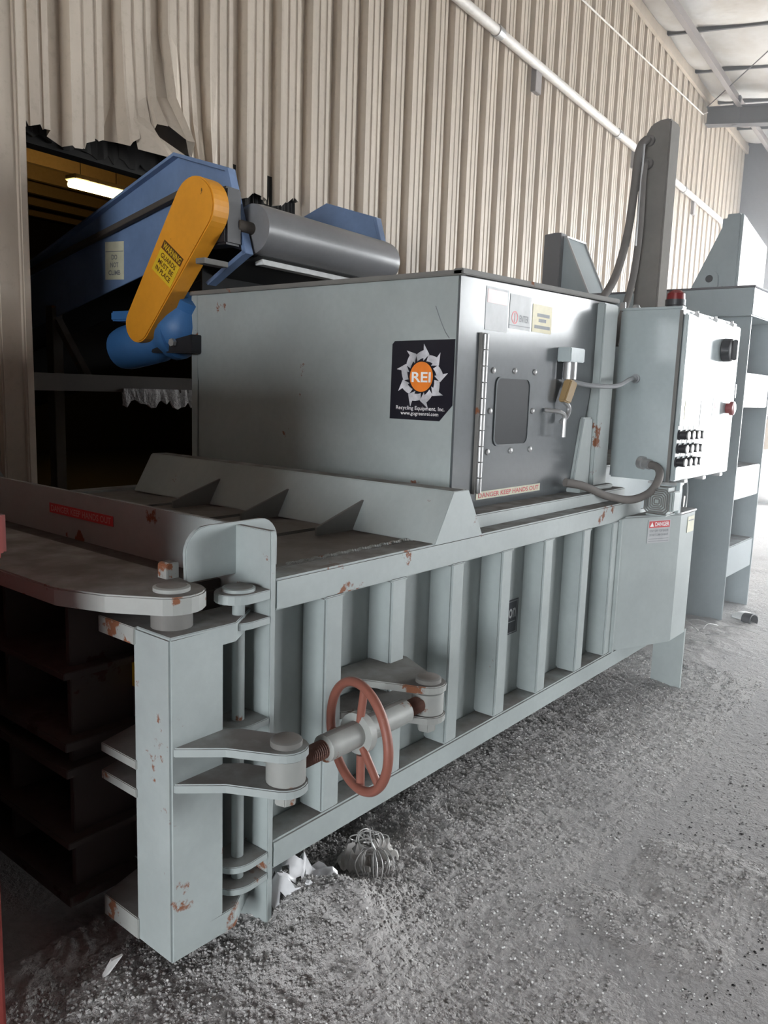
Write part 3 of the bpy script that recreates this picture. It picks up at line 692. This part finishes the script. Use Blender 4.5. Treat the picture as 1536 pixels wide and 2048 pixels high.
# ================================================================== MAST WITH HOSES
ma = thing('hydraulic_mast', 'dust-coated upright hydraulic mast with two hoses rising behind the hopper', 'mast', (3.55, .42, 1.25))
mp_ = [(.345,1.25),(.495,1.25),(.505,3.12)]+arc(.445,3.15,.06,0,0,1)[:0]+[(.497,3.17),(.47,3.215),(.42,3.232),(.365,3.235),(.350,3.225)]
MB().prism(mp_, 'x', 3.45, 3.60).build('mast_column', 'mast', ma, .02)
for z in (3.12, 2.99):
    MB().lathe((3.45,.47,z), (-1,0,0), [(0,.032),(.02,.032),(.03,.02),(.055,.02)], 14).build('hose_fitting', 'hose', ma, 0, True)
MB().tube(spline([(3.40,.47,3.12),(3.37,.50,3.05),(3.36,.51,2.8),(3.33,.52,2.55),(3.22,.53,2.30),(3.03,.54,2.13),(2.90,.55,2.05),(2.85,.56,1.9)], 6), .024, 10).build('hydraulic_hose', 'hose', ma, 0, True)
MB().tube(spline([(3.40,.47,2.99),(3.37,.465,2.9),(3.37,.46,2.6),(3.36,.47,2.35),(3.26,.46,2.16),(3.15,.45,2.02),(3.12,.45,1.9)], 6), .021, 10).build('hydraulic_hose', 'hose', ma, 0, True)
for k in range(2):
    MB().tube([(3.375-.02*k,.50-.035*k,3.08),(3.352,.508-.04*k,2.8),(3.34,.51-.045*k,2.5)], .006, 6).build('hose_guard_edge', 'galv', ma, 0, True)

# ================================================================== CONTROL CABINET
cb = thing('control_cabinet', 'grey electrical control cabinet with push buttons and rotary switch', 'cabinet', (3.09, .05, 1.18))
CX0, CX1, CZ0, CZ1, CYF, CYB = 2.645, 3.555, 1.180, 2.030, -.095, .225
B(CX0, CX1, CYF, CYB, CZ0, CZ1+.02).build('cabinet_body', 'cabinet', cb, .008)
cd = B(CX0+.012, CX1-.004, CYF-.028, CYF-.004, CZ0+.005, CZ1-.004).build('cabinet_door', 'cabinet', cb, .006)
B(CX0-.004, CX0+.006, CYF-.004, CYF+.012, CZ0, CZ1+.01).build('door_gasket', 'deck', cb, 0)
for i in range(3):
    x = CX0+.14+i*.30
    B(x, x+.05, CYF-.036, CYF+.01, CZ1-.012, CZ1+.006).build('door_clamp', 'galv', cb, .002)
    MB().cyl((x+.025,CYF-.015,CZ1+.004), (x+.025,CYF-.015,CZ1+.02), .009, n=10).build('clamp_screw', 'galv', cb, 0, True)
    B(x, x+.05, CYF-.036, CYF+.01, CZ0-.012, CZ0+.006).build('door_clamp', 'galv', cb, .002)
B(CX0-.002, CX0+.05, CYF, CYB, CZ1+.018, CZ1+.03).build('drip_rail', 'cabinet', cb, .002)
B(CX0, CX0+.012, CYB-.02, CYB+.01, CZ1+.02, CZ1+.06).build('mounting_ear', 'galv', cb, .002)
MB().lathe((CX0+.05,CYB-.06,CZ1+.02), (0,0,1), [(0,.022),(.012,.022),(.03,.014)], 12).build('lifting_bolt', 'galv', cb, 0, True)
MB().lathe((2.655,.118,1.70), (-1,0,0), [(0,.024),(.018,.024),(.020,.016),(.03,.016)], 12).build('cable_gland', 'cable', cb, 0, True)
DYF = CYF-.028
for r_ in range(3):
    for c in range(4):
        x = 2.665+c*.078-.006*r_; z = 1.422-.069*r_
        bt = MB().lathe((x,DYF,z), (0,-1,0), [(0,.026),(.008,.026),(.010,.021),(.044,.021),(.046,.017)], 16).build('push_button', 'black', cb, 0, True)
        MB().lathe((x,DYF-.046,z), (0,-1,0), [(0,.0215),(.006,.0215),(.007,.014)], 16).build('button_ring', 'galv', bt, 0, True)
        B(x-.024, x+.024, DYF-.002, DYF, z+.028, z+.046).build('button_label', 'whiteprint', bt, 0)
kn = MB().lathe((3.262,DYF,1.880), (0,-1,0), [(0,.060),(.004,.064),(.045,.062),(.05,.055)], 24).build('rotary_switch', 'black', cb, 0, True)
B(3.250, 3.274, DYF-.075, DYF-.05, 1.825, 1.935).build('switch_lever', 'black', kn, .004)
fc = Face((2.715,DYF,1.50), FX, FZ); fc.rect(0,0,.16,.10,.0004,.0016).build('yellow_notice', 'yellowfade', cb, 0)
fc = Face((2.96,DYF,1.46), FX, FZ); fc.rect(0,0,.13,.14,.0004,.0016).build('grey_notice', 'greyprint', cb, 0)
fc = Face((3.16,DYF,1.50), FX, FZ); fc.rect(0,0,.13,.12,.0004,.0016).build('white_notice', 'whiteprint', cb, 0); fc.rect(.02,.06,.05,.11,.0016,.0022).build('red_mark', 'redprint', cb, 0)
MB().lathe((3.42,DYF,1.56), (0,-1,0), [(0,.03),(.02,.03),(.022,.04),(.04,.04),(.045,.03)], 18).build('emergency_stop', 'beacon', cb, 0, True)
B(CX1-.004, CX1+.012, DYF-.004, CYF+.02, 1.62, 1.70).build('door_latch', 'galv', cb, .002)
bc_ = MB().lathe((2.74,-.02,CZ1+.022), (0,0,1), [(0,.045),(.02,.045),(.022,.05),(.05,.05)], 20).build('beacon_base', 'black', cb, 0, True)
MB().lathe((2.74,-.02,CZ1+.072), (0,0,1), [(0,.046),(.03,.044),(.045,.03),(.05,.01)], 20).build('beacon_lens', 'beacon', bc_, 0, True)
B(2.615, 2.655, -.168, -.150, 1.028, 1.185).build('support_strap', 'cabinet', cb, .002)
B(2.655, 2.69, -.158, -.150, 1.09, 1.15).build('strap_tab', 'cabinet', cb, .002)
B(2.62, 2.70, -.16, .0, 1.168, 1.180).build('support_shelf', 'galv', cb, .002)
MB().tube(spline([(3.05,-.05,1.18),(3.06,-.06,1.10),(3.03,-.06,.98),(2.93,-.03,.90)], 6), .006, 6).build('thin_cable', 'cable', cb, 0, True)
MB().tube([(2.95,-.05,1.18),(2.93,-.05,1.02)], .004, 6).build('thin_cable', 'whiteprint', cb, 0, True)
# ---- electric motor (square fan cowl) standing on the guard
mo = thing('electric_motor', 'small grey electric motor with ringed fan cowl under the control cabinet', 'motor', (2.54, -.10, 1.028))
B(2.47, 2.60, -.175, -.045, 1.030, 1.166).build('motor_housing', 'steel_worn', mo, .02)
for i in range(6):
    h = .060-.0095*i
    p_ = [(2.468, -.11+a*h, 1.098+b*h) for a, b in ((-1,-.7),(-.7,-1),(.7,-1),(1,-.7),(1,.7),(.7,1),(-.7,1),(-1,.7))]
    MB().tube(p_, .0032, 5, True).build('cowl_ring', 'deck', mo, 0, True)
B(2.50, 2.585, -.184, -.172, 1.05, 1.15).build('terminal_box', 'steel', mo, .004)
B(2.47, 2.60, -.16, -.06, 1.026, 1.032).build('motor_foot', 'steel_worn', mo, 0)

# ================================================================== BELT CONVEYOR (built in the wall's frame)
def tow(x, y): return (cW*x + sW*y, -sW*x + cW*y)
ps, pv = tow(1.25, 1.545); PZ = 2.352; CWD = 1.17
cvr = thing('belt_conveyor', 'blue inclined belt conveyor with rubber head roller feeding the hopper', 'conveyor', (ps+CWD/2, pv+1.2, 0), W=True)
def cp(mb, name, mat='blue', bevel=.003, parent=cvr, smooth=False, label=None):
    o = mb.build(name, mat, parent, bevel, smooth)
    if label: lab(o, label)
    return o
TL = math.tan(R(19.1))
for q, (a, b) in enumerate(((ps-.012, ps), (ps+CWD, ps+CWD+.012))):
    top = lambda v: 2.742 - (v-(pv+.48))*TL
    gro = lambda v: 2.521 - (v-(pv+.596))*.228
    cp(MB().prism([(pv-.02,2.235),(pv+.10,2.62),(pv+.48,2.742),(pv+2.3,top(pv+2.3)),(pv+2.3,gro(pv+2.3)-.03),(pv+.35,gro(pv+.35))], 'x', a, b), 'skirt_plate', bevel=.002)
    bot = lambda v: 2.15 - (v-(pv+.955))*.25
    cp(MB().prism([(pv-.02,2.235),(pv+.35,gro(pv+.35)),(pv+5.2,gro(pv+5.2)),(pv+5.2,bot(pv+5.2)),(pv+.25,bot(pv+.25)-.02)], 'x', a+(.018 if q == 0 else -.018), b+(.018 if q == 0 else -.018)), 'side_channel', bevel=.002)
    c0, c1 = (a-.045, a+.01) if q == 0 else (b-.01, b+.045)
    fl3 = [(pv-.04,2.225),(pv+.085,2.628),(pv+.105,2.620),(pv-.02,2.215)]
    cp(MB().prism(fl3, 'x', c0, c1), 'end_flange', bevel=.002)
    cp(MB().prism([(pv+.085,2.61),(pv+.48,2.735),(pv+2.3,top(pv+2.3)),(pv+2.3,top(pv+2.3)+.012),(pv+.48,2.752),(pv+.085,2.63)], 'x', c0+.01, c1), 'top_flange', bevel=.001)
    if q == 0: cp(MB().prism([(pv+.30,gro(pv+.30)-.016),(pv+5.2,gro(pv+5.2)-.016),(pv+5.2,gro(pv+5.2)+.014),(pv+.30,gro(pv+.30)+.014)], 'x', a-.03, a+.005), 'channel_edge', 'brownsteel', .002)
    cp(MB().prism([(pv-.04,2.228),(pv+.22,2.088),(pv+.24,2.10),(pv-.02,2.24)], 'x', c0, c1), 'lower_flange', bevel=.001)
PR = .122
cp(MB().lathe((ps+.02, pv, PZ), (1,0,0), [(0,PR-.02),(.003,PR-.004),(.05,PR),(CWD-.09,PR),(CWD-.043,PR-.004),(CWD-.04,PR-.02)], 48), 'head_roller', 'rubber', bevel=0, smooth=True)
cp(MB().cyl((ps-.08,pv,PZ), (ps+CWD+.08,pv,PZ), .030, n=16), 'roller_shaft', 'brownsteel', bevel=0, smooth=True)
bl = MB()
for z_off, sgn in ((PR, 1), (-PR, -1)):
    d = Vector((math.cos(R(13.4)), -math.sin(R(13.4)))); nrm = Vector((math.sin(R(13.4)), math.cos(R(13.4))))*(PR+.004)*sgn
    a = Vector((pv, PZ)) + nrm; b = a + d*5.2
    bl.prism([(a.x,a.y),(b.x,b.y),(b.x+.002,b.y+.006),(a.x+.002,a.y+.006)], 'x', ps+.05, ps+CWD-.05)
cp(bl, 'belt', 'belt', 0)
cp(B(ps-.165, ps-.06, pv-.02, pv+.16, PZ-.10, PZ+.16), 'dark_gap_block', 'black', .01)  # black box added as the dark gap beside the guard, hides the shaft
# scraper bar under the roller with bolt slots; white stands in for light missing on its face
sb = cp(MB().prism([(pv-.01,2.195),(pv+.02,2.272),(pv+.035,2.28),(pv+.05,2.27),(pv+.05,2.195)], 'x', ps+.10, ps+1.05), 'scraper_bar', 'whiteprint', .002)
for i in range(8):
    cp(B(ps+.17+i*.112, ps+.18+i*.112, pv-.005, pv+.022, 2.235, 2.268), 'bar_bolt', 'black', 0, sb)
cp(B(ps-.02, ps+CWD, pv+.30, pv+.31, 1.9, 2.18), 'chute_plate', 'belt', 0)
# orange drive guard: rounded case, running down from the head shaft to the gear motor
gy0, gz0, gy1, gz1, gr0, gr1 = pv+.09, PZ+.055, pv+.50, PZ-.465, .136, .092
gd = Vector((gy1-gy0, gz1-gz0)); base = math.degrees(math.atan2(gd.y, gd.x))
off = math.degrees(math.acos((gr0-gr1)/gd.length))
gp = arc(gy0, gz0, gr0, base+off, base+360-off, 18) + arc(gy1, gz1, gr1, base-off, base+off, 14)
gdo = cp(MB().prism(gp, 'x', ps-.27, ps-.165), 'drive_guard', 'orange', .006, label='orange rounded drive guard')
ax_d = Vector((0, gd.x, gd.y)).normalized(); ax_r = Vector((0, ax_d.z, -ax_d.y))   # across the guard, to the viewer's right (-v)
fc = Face(Vector((ps-.2705, gy0, gz0)) + ax_d*.36 - ax_r*.075, (0,-.69,-.72), (0,-.72,.69))
fc = Face((ps-.2705, gy0+.29, gz0-.26), (0,-.80,-.60), (0,-.60,.80))
cp(fc.rect(0,0,.165,.115,0,.0015), 'warning_label', 'yellowprint', 0, gdo)
cp(fc.rect(0,.118,.165,.160,0,.0015), 'label_header', 'brownprint', 0, gdo)
cp(fc.text('WARNING', .008, .124, .157, .154, .0022), 'label_header_text', 'yellowprint', 0, gdo)
tx = fc.text('GUARDS', .02, .082, .145, .106, .0022); fc.text('MUST BE', .02, .048, .145, .072, .0022, tx); fc.text('IN PLACE', .02, .014, .145, .038, .0022, tx)
cp(tx, 'label_lettering', 'brownprint', 0, gdo)
cp(B(ps-.29, ps-.14, gy0-.10, gy0-.04, gz0-.26, gz0-.235), 'guard_strap', 'deck', .002, gdo)
# label on the side channel
fc = Face((ps-.0, pv+1.36, 2.165), (0,-1,0), FZ)
fc = Face((ps+.0055, pv+1.12, 2.165), (0,-1,-.04), (0,-.02,1))
cp(fc.rect(0,0,.165,.205,0,.0015), 'climb_label', 'cream', 0)
cp(fc.rect(.004,.150,.161,.154,.0015,.002), 'label_line', 'greytext', 0)
tx = fc.text('DO', .058, .108, .108, .135, .0022); fc.text('NOT', .048, .066, .118, .093, .0022, tx); fc.text('CLIMB', .03, .024, .135, .051, .0022, tx)
cp(tx, 'label_lettering', 'greytext', 0)
# gear motor hanging under the conveyor
gm = cp(MB().lathe((ps-.14, gy1+.30, gz1-.12), (.06,-1,.18), [(0,.06),(.012,.105),(.06,.115),(.30,.115),(.32,.10),(.36,.10),(.40,.125),(.44,.125),(.46,.08)], 24), 'gear_motor', 'motor_blue', 0, smooth=True)
cp(MB().lathe((ps-.10, gy1-.10, gz1-.06), (0,-.35,.6), [(0,.13),(.06,.14),(.12,.12),(.17,.085),(.22,.095),(.23,.06)], 20), 'gear_case', 'motor_blue', 0, gm, True)
cp(B(ps-.24, ps-.10, gy1+.09, gy1+.25, gz1+.02, gz1+.07), 'terminal_box', 'motor_blue', .008, gm)
cp(MB().prism([(gy1-.32,gz1-.14),(gy1+.02,gz1-.14),(gy1+.02,gz1-.11),(gy1-.32,gz1-.05)], 'x', ps-.20, ps+.05), 'motor_base', 'black', .004, gm)
cp(MB().cyl((ps-.205,gy1-.20,gz1-.09),(ps-.225,gy1-.20,gz1-.09), .02, n=6), 'base_bolt', 'galv', 0, gm)
cp(MB().cyl((ps-.14,gy1,gz1), (ps+.02,gy1,gz1), .03, n=14), 'drive_shaft', 'galv', 0, gm, True)
cp(MB().prism([(gy1+.02,gz1),(gy1+.16,gz1+.02),(gy1+.17,gz1+.34),(gy1+.05,gz1+.34)], 'x', ps-.04, ps-.02), 'motor_hanger', 'blue', .002)
# support legs inside the back room
for vv in (KV+.75,):
    for ss in (ps-.02, ps+CWD-.04):
        zt = bot(vv+.0)+.05
        cp(B(ss, ss+.07, vv, vv+.07, 0, zt), 'leg', 'brownsteel', .003)
cp(MB().hexa([(ps,KV+.40,1.55),(ps+.05,KV+.40,1.55),(ps+.05,KV+.45,1.55),(ps,KV+.45,1.55)], [(ps,KV+.78,2.0),(ps+.05,KV+.78,2.0),(ps+.05,KV+.83,2.0),(ps,KV+.83,2.0)]), 'leg_brace', 'brownsteel', .002)

# ================================================================== LAMP IN THE BACK ROOM
LV = 9.0
lmp = thing('ceiling_lamp', 'glowing yellow fluorescent lamp hanging in the dark room beyond the wall', 'lamp', (6.0, LV, 4.28), W=True)
B(5.53, 6.47, LV-.12, LV+.12, 4.38, 4.45).build('lamp_housing', 'whiteprint', lmp, .01)
for dv in (-.06, .06):
    MB().cyl((5.56,LV+dv,4.33), (6.44,LV+dv,4.33), .045, n=14).build('lamp_tube', 'lamp', lmp, 0, True)
for ss in (5.7, 6.3): MB().cyl((ss,LV,4.45), (ss,LV,5.2), .006, n=6).build('lamp_rod', 'brownsteel', lmp, 0)

# ================================================================== WALL CONDUIT
cz = 4.82; cvv = KV-.045
cu = thing('wall_conduit', 'white electrical conduit running along the corrugated wall', 'conduit', (9, cvv, cz), W=True)
pts = [(-4, cvv, cz), (14.1, cvv, cz)] + [(14.1+.5*math.sin(R(a)), cvv, cz-.5+.5*math.cos(R(a))) for a in range(15, 91, 15)] + [(14.6, cvv, 3.2)]
MB().tube(pts, .045, 12).build('conduit_pipe', 'conduit', cu, 0, True)
for ss in (5.35, 8.6, 11.7):
    MB().cyl((ss-.05,cvv,cz), (ss+.05,cvv,cz), .054, n=14).build('coupling', 'galv', cu, 0, True)
for ss in (6.25, 9.35, 12.4):
    B(ss-.07, ss+.07, cvv+.0, KV+.01, cz-.24, cz+.02).build('conduit_bracket', 'purlin', cu, .004)
tag(MB().tube([(5,KV-.02,5.7),(12.5,KV-.02,6.15),(12.6,KV-.06,6.2)], .010, 6).build('wall_cable', 'conduit', W=True, smooth=True), 'thin pale cable strung along the wall under the eave', 'cable')

# ================================================================== RED CONTAINER AT THE LEFT EDGE
rc = thing('red_container', 'worn red steel container whose corner shows at the left edge', 'container', (-2.2, .75, 0))
CXR, CYR = -.697, .10
B(-3.6, CXR, CYR, 1.95, .06, 1.85).build('container_body', 'red', rc, .01)
B(-3.65, CXR+.030, CYR-.03, 2.0, 1.235, 1.335).build('side_rail', 'red', rc, .012)
B(-3.65, CXR+.02, CYR-.02, 1.97, 1.79, 1.87).build('upper_rim', 'red', rc, .01)
for x, y in ((-3.5,CYR+.05),(CXR-.12,CYR+.05),(-3.5,1.6),(CXR-.12,1.6)): B(x, x+.10, y, y+.10, 0, .07).build('foot', 'red', rc, .004)

# ================================================================== LOOSE DUST, BEADS AND LITTER ON THE FLOOR
def vnoise(x, y, sc, seed):
    xi = np.floor(x*sc).astype(int); yi = np.floor(y*sc).astype(int); fx = x*sc-xi; fy = y*sc-yi
    h = lambda a, b: np.modf(np.abs(np.sin(a*127.1+b*311.7+seed*74.7)*43758.5453))[0]
    fx = fx*fx*(3-2*fx); fy = fy*fy*(3-2*fy)
    return (h(xi,yi)*(1-fx)+h(xi+1,yi)*fx)*(1-fy)+(h(xi,yi+1)*(1-fx)+h(xi+1,yi+1)*fx)*fy
def dustheight(x, y):
    near = np.clip((y+.62+.28*(vnoise(x,y,1.6,3)-.5))/.55, 0, 1)           # thick band along the baler
    near = near*np.clip((7-x)/3.0, 0, 1)
    left = np.clip((.75-x)/.8, 0, 1)*np.clip((y+1.25)/.5, 0, 1)
    cover = np.clip(np.maximum(near, left*.75), 0, 1)
    patch = np.clip((vnoise(x,y,2.4,9)*.6+vnoise(x,y,6.1,5)*.4-.47)*4, 0, 1)*.45
    cover = np.maximum(cover, patch*np.clip((y+2.2)/1.2, 0, 1))
    n = vnoise(x,y,5,1)*.45+vnoise(x,y,13,2)*.33+vnoise(x,y,31,4)*.22
    g = vnoise(x,y,62,6)*.6+vnoise(x,y,110,7)*.4
    h = cover*(.012+.030*n*cover+.013*g) - .004*(1-cover)
    for mx, my, mh, mr in ((.16,-.06,.13,.26),(.00,-.25,.05,.25),(.50,-.02,.035,.14),(.75,.02,.03,.3),(1.7,.10,.03,.5)):
        h = h + mh*np.exp(-((x-mx)**2+(y-my)**2)/(2*(mr*.55)**2))*(.75+.5*n)
    h = h - .05*np.exp(-((x-.30)**2+(y-.05)**2)/(2*.07**2))
    return h, cover
def gridmesh(x0, x1, y0, y1, d, name):
    xs = np.arange(x0, x1+d/2, d); ys = np.arange(y0, y1+d/2, d); X, Y = np.meshgrid(xs, ys, indexing='ij')
    X = X+RNG.normal(0, d*.12, X.shape); Y = Y+RNG.normal(0, d*.12, Y.shape)
    Z, _ = dustheight(X, Y); Z = np.maximum(Z, -.006)
    nx, ny = X.shape; idx = np.arange(nx*ny).reshape(nx, ny)
    q = np.stack([idx[:-1,:-1], idx[1:,:-1], idx[1:,1:], idx[:-1,1:]], -1).reshape(-1, 4)
    me = bpy.data.meshes.new(name); co = np.stack([X, Y, Z], -1).reshape(-1, 3)
    me.vertices.add(len(co)); me.vertices.foreach_set('co', co.ravel().astype(np.float32))
    me.loops.add(len(q)*4); me.loops.foreach_set('vertex_index', q.ravel().astype(np.int32))
    me.polygons.add(len(q)); me.polygons.foreach_set('loop_start', (np.arange(len(q))*4).astype(np.int32))
    me.update(); me.validate(); me.materials.append(M['dust'])
    for p in me.polygons: p.use_smooth = True
    o = bpy.data.objects.new(name, me); COL.objects.link(o); return o
stuff(gridmesh(-1.0, 2.9, -1.5, .45, .0085, 'floor_dust'), 'thick layer of loose grey dust along the foot of the baler', 'dust')
stuff(gridmesh(2.89, 7.5, -1.6, .55, .022, 'floor_dust'), 'thin uneven grey dust on the floor beyond the baler leg', 'dust')
ICO = None
def scatter(name, mat, n, region, rmin, rmax, dens, squash=.75, jit=.25, sub=1, lift=.3):
    bm = bmesh.new(); bmesh.ops.create_icosphere(bm, subdivisions=sub, radius=1.0)
    bv = np.array([v.co[:] for v in bm.verts]); bf = np.array([[v.index for v in fc_.verts] for fc_ in bm.faces]); bm.free()
    x0, x1, y0, y1 = region; P = []
    while len(P) < n:
        x = RNG.uniform(x0, x1, n); y = RNG.uniform(y0, y1, n); h, c = dustheight(x, y)
        keep = RNG.random(n) < dens(x, y, c)
        P += list(zip(x[keep], y[keep], h[keep]))
    P = np.array(P[:n]); rr = rmin*(rmax/rmin)**(RNG.random(n)**1.8)
    V = bv[None]*(1+RNG.normal(0, jit, (n, len(bv), 1)))*rr[:,None,None]; V[:,:,2] *= squash
    V += P[:,None,:]; V[:,:,2] = np.maximum(V[:,:,2], 0)+ (rr*lift)[:,None]
    F_ = bf[None]+(np.arange(n)*len(bv))[:,None,None]
    me = bpy.data.meshes.new(name); co = V.reshape(-1,3); q = F_.reshape(-1,3)
    me.vertices.add(len(co)); me.vertices.foreach_set('co', co.ravel().astype(np.float32))
    me.loops.add(len(q)*3); me.loops.foreach_set('vertex_index', q.ravel().astype(np.int32))
    me.polygons.add(len(q)); me.polygons.foreach_set('loop_start', (np.arange(len(q))*3).astype(np.int32))
    me.update(); me.validate(); me.materials.append(M[mat])
    o = bpy.data.objects.new(name, me); COL.objects.link(o); return o
stuff(scatter('dust_crumbs', 'dust', 42000, (-1.0,3.4,-1.5,.3), .0017, .0068, lambda x,y,c: .05+.95*c**1.5), 'small grey dust crumbs strewn over the floor', 'dust crumbs')
stuff(scatter('foam_beads', 'foam', 2600, (-.6,4.2,-1.5,.25), .0026, .0045, lambda x,y,c: .25+.5*(vnoise(x,y,3.1,8)>.52)*(y<-.2), 1.0, .0), 'scattered white foam beads on the floor', 'foam beads')

# ---- plastic film in the pile by the end plate
vs = []; fs = []; n = 16
for i in range(n+1):
    for j in range(n+1):
        a, b = i/n, j/n; x = .04+.22*a; y = -.08+.20*b
        vs.append((x+.02*math.sin(b*9+a*3), y+.02*math.sin(a*11), .10+.10*math.exp(-((a-.35)**2+(b-.7)**2)*6)+.035*math.sin(a*13+b*5)*math.sin(b*12-a*4)))
for i in range(n):
    for j in range(n):
        if (i*7+j*3) % 11 > 1: k = i*(n+1)+j; fs.append((k, k+1, k+n+2, k+n+1))
o = MB().add(vs, fs).build('plastic_film', 'film', smooth=True); tag(o, 'crumpled torn clear plastic film in the dust by the end plate', 'plastic film')
# ---- bundle of cut baling wire
wr = MB()
for i in range(11):
    a = R(200+i*9); L_ = .10+.05*random.random(); c0 = Vector((.455+.02*random.random(), .0+.02*random.random(), .10))
    d = Vector((-.62, -.60, 0)); sd = Vector((-.6, .62, 0))*(i-5)*.009
    wr.tube(spline([c0, c0+d*L_*.4+sd*1.0+Vector((0,0,.015)), c0+d*L_*.85+sd*1.6, c0+d*L_+sd*.9-Vector((0,0,.045)), c0+d*L_*.6+sd*.1-Vector((0,0,.04)), c0+d*.02], 5), .0022, 5)
for i in range(14):
    c0 = Vector((.45+.05*random.random(), .0+.06*random.random(), .09+.04*random.random())); rr = .02+.02*random.random(); t0 = random.random()*6
    nn = Vector((random.random()-.5, random.random()-.5, random.random())).normalized(); aa = nn.orthogonal().normalized(); bb = nn.cross(aa)
    wr.tube([c0+aa*rr*math.cos(t0+k*.35)+bb*rr*math.sin(t0+k*.35) for k in range(15)], .0022, 5)
o = wr.build('wire_bundle', 'wire', smooth=True); tag(o, 'tangled bundle of cut baling wire with looped ends on the dust', 'wire')
# ---- dust-caked rag of fibre the wire hangs from
vs = []; fs = []; n = 12
for i in range(n+1):
    for j in range(n+1):
        a, b = i/n, j/n
        vs.append((.40+.16*a-.04*b, -.05+.13*b+.02*math.sin(a*7), .055+.060*math.sin(math.pi*a)**.6*math.sin(math.pi*b)**.7*(.55+.9*random.random())+.02*math.sin(a*17+b*9)*math.sin(b*15)))
for i in range(n):
    for j in range(n): k = i*(n+1)+j; fs.append((k, k+1, k+n+2, k+n+1))
tag(MB().add(vs, fs).build('dusty_rag', 'rag', smooth=True), 'dust-caked wad of fibre under the wire bundle', 'rag')
# ---- litter near the press frame
o = MB().lathe((4.62,-.05,.035), (-.35,-.9,.1), [(0,.05),(.07,.05),(.072,.042),(.01,.040)], 18).build('black_cap', 'black', smooth=True); tag(o, 'round black plastic cap lying beside the press frame', 'cap')
MB_ = MB().lathe((4.72,-.02,.0), (0,0,1), [(0,.10),(.03,.09),(.055,.05),(.06,.01)], 9); tag(MB_.build('foam_chunk', 'foam', smooth=True), 'white foam chunk behind the black cap', 'foam')
ws = MB()
for i in range(16):
    x = 3.55+random.random()*.8; y = .02+random.random()*.25; a = random.random()*6
    ws.tube(spline([(x,y,.02),(x+.12*math.cos(a),y+.12*math.sin(a),.05),(x+.26*math.cos(a+.3),y+.26*math.sin(a+.3),.02)], 4), .003, 5)
tag(ws.build('wire_scraps', 'wire', smooth=True), 'loose wire scraps on the floor in front of the press frame', 'wire')
# a strip of torn paper under the latch post
tag(MB().hexa([(-.400,.215,.03),(-.392,.21,.03),(-.388,.22,.03),(-.397,.225,.03)], [(-.385,.19,.09),(-.355,.182,.095),(-.352,.19,.095),(-.380,.20,.09)]).build('paper_scrap', 'foam'), 'pale torn paper scrap standing under the latch post', 'paper')
# ---- goods by the far door
def sack(x, y, sx_, sy_, sz_, label, mat='foam'):
    bm = bmesh.new(); bmesh.ops.create_icosphere(bm, subdivisions=3, radius=1.0); vs = []
    for v in bm.verts:
        c = v.co; k = 1+.10*math.sin(c.x*5+x)+.08*math.sin(c.y*6+c.z*4)
        vs.append((x+sx_*c.x*k, y+sy_*c.y*k, max(0, sz_*.85+sz_*c.z*k)))
    fs = [tuple(w_.index for w_ in f_.verts) for f_ in bm.faces]; bm.free()
    tag(MB().add(vs, fs).build('white_sack', mat, smooth=True), label, 'sack', 'white sacks by the far door')
sack(12.6, 1.85, .55, .5, .22, 'low white sack on the floor nearest the press frame, by the far door')
sack(13.6, 2.10, .6, .5, .42, 'rounder taller white sack behind the low one by the far door')
sack(13.2, .9, .5, .5, .30, 'white sack by the far door, standing apart on the right')
cr = thing('timber_crate', 'brown timber crate standing by the far door', 'crate', (14.6, 1.9, 0))
for i in range(6): B(14.2, 14.25, 1.4+i*.18, 1.56+i*.18, 0, 1.3).build('crate_slat', 'ochre', cr, .004)
B(14.25, 15.0, 1.4, 2.46, .05, 1.28).build('crate_body', 'timber', cr, .01); B(14.15, 15.05, 1.35, 2.5, 1.3, 1.36).build('crate_lid', 'brownsteel', cr, .004)

# ================================================================== GLARE HAZE: volume added for the bright veil towards the open door
hm = bpy.data.materials.new('glare_haze'); hm.use_nodes = True; N = hm.node_tree.nodes; N.clear()
vo = N.new('ShaderNodeVolumeScatter'); ou = N.new('ShaderNodeOutputMaterial')
vo.inputs['Color'].default_value = (.95, .97, 1, 1); vo.inputs['Density'].default_value = .032; vo.inputs['Anisotropy'].default_value = .35
hm.node_tree.links.new(vo.outputs[0], ou.inputs['Volume'])
M['haze'] = hm
stuff(B(2.0, E_S-.05, F_V+.1, KV-.12, .02, 5.0).build('glare_haze', 'haze', W=True), 'thin haze volume added for the bright glare veil towards the far open door', 'haze')
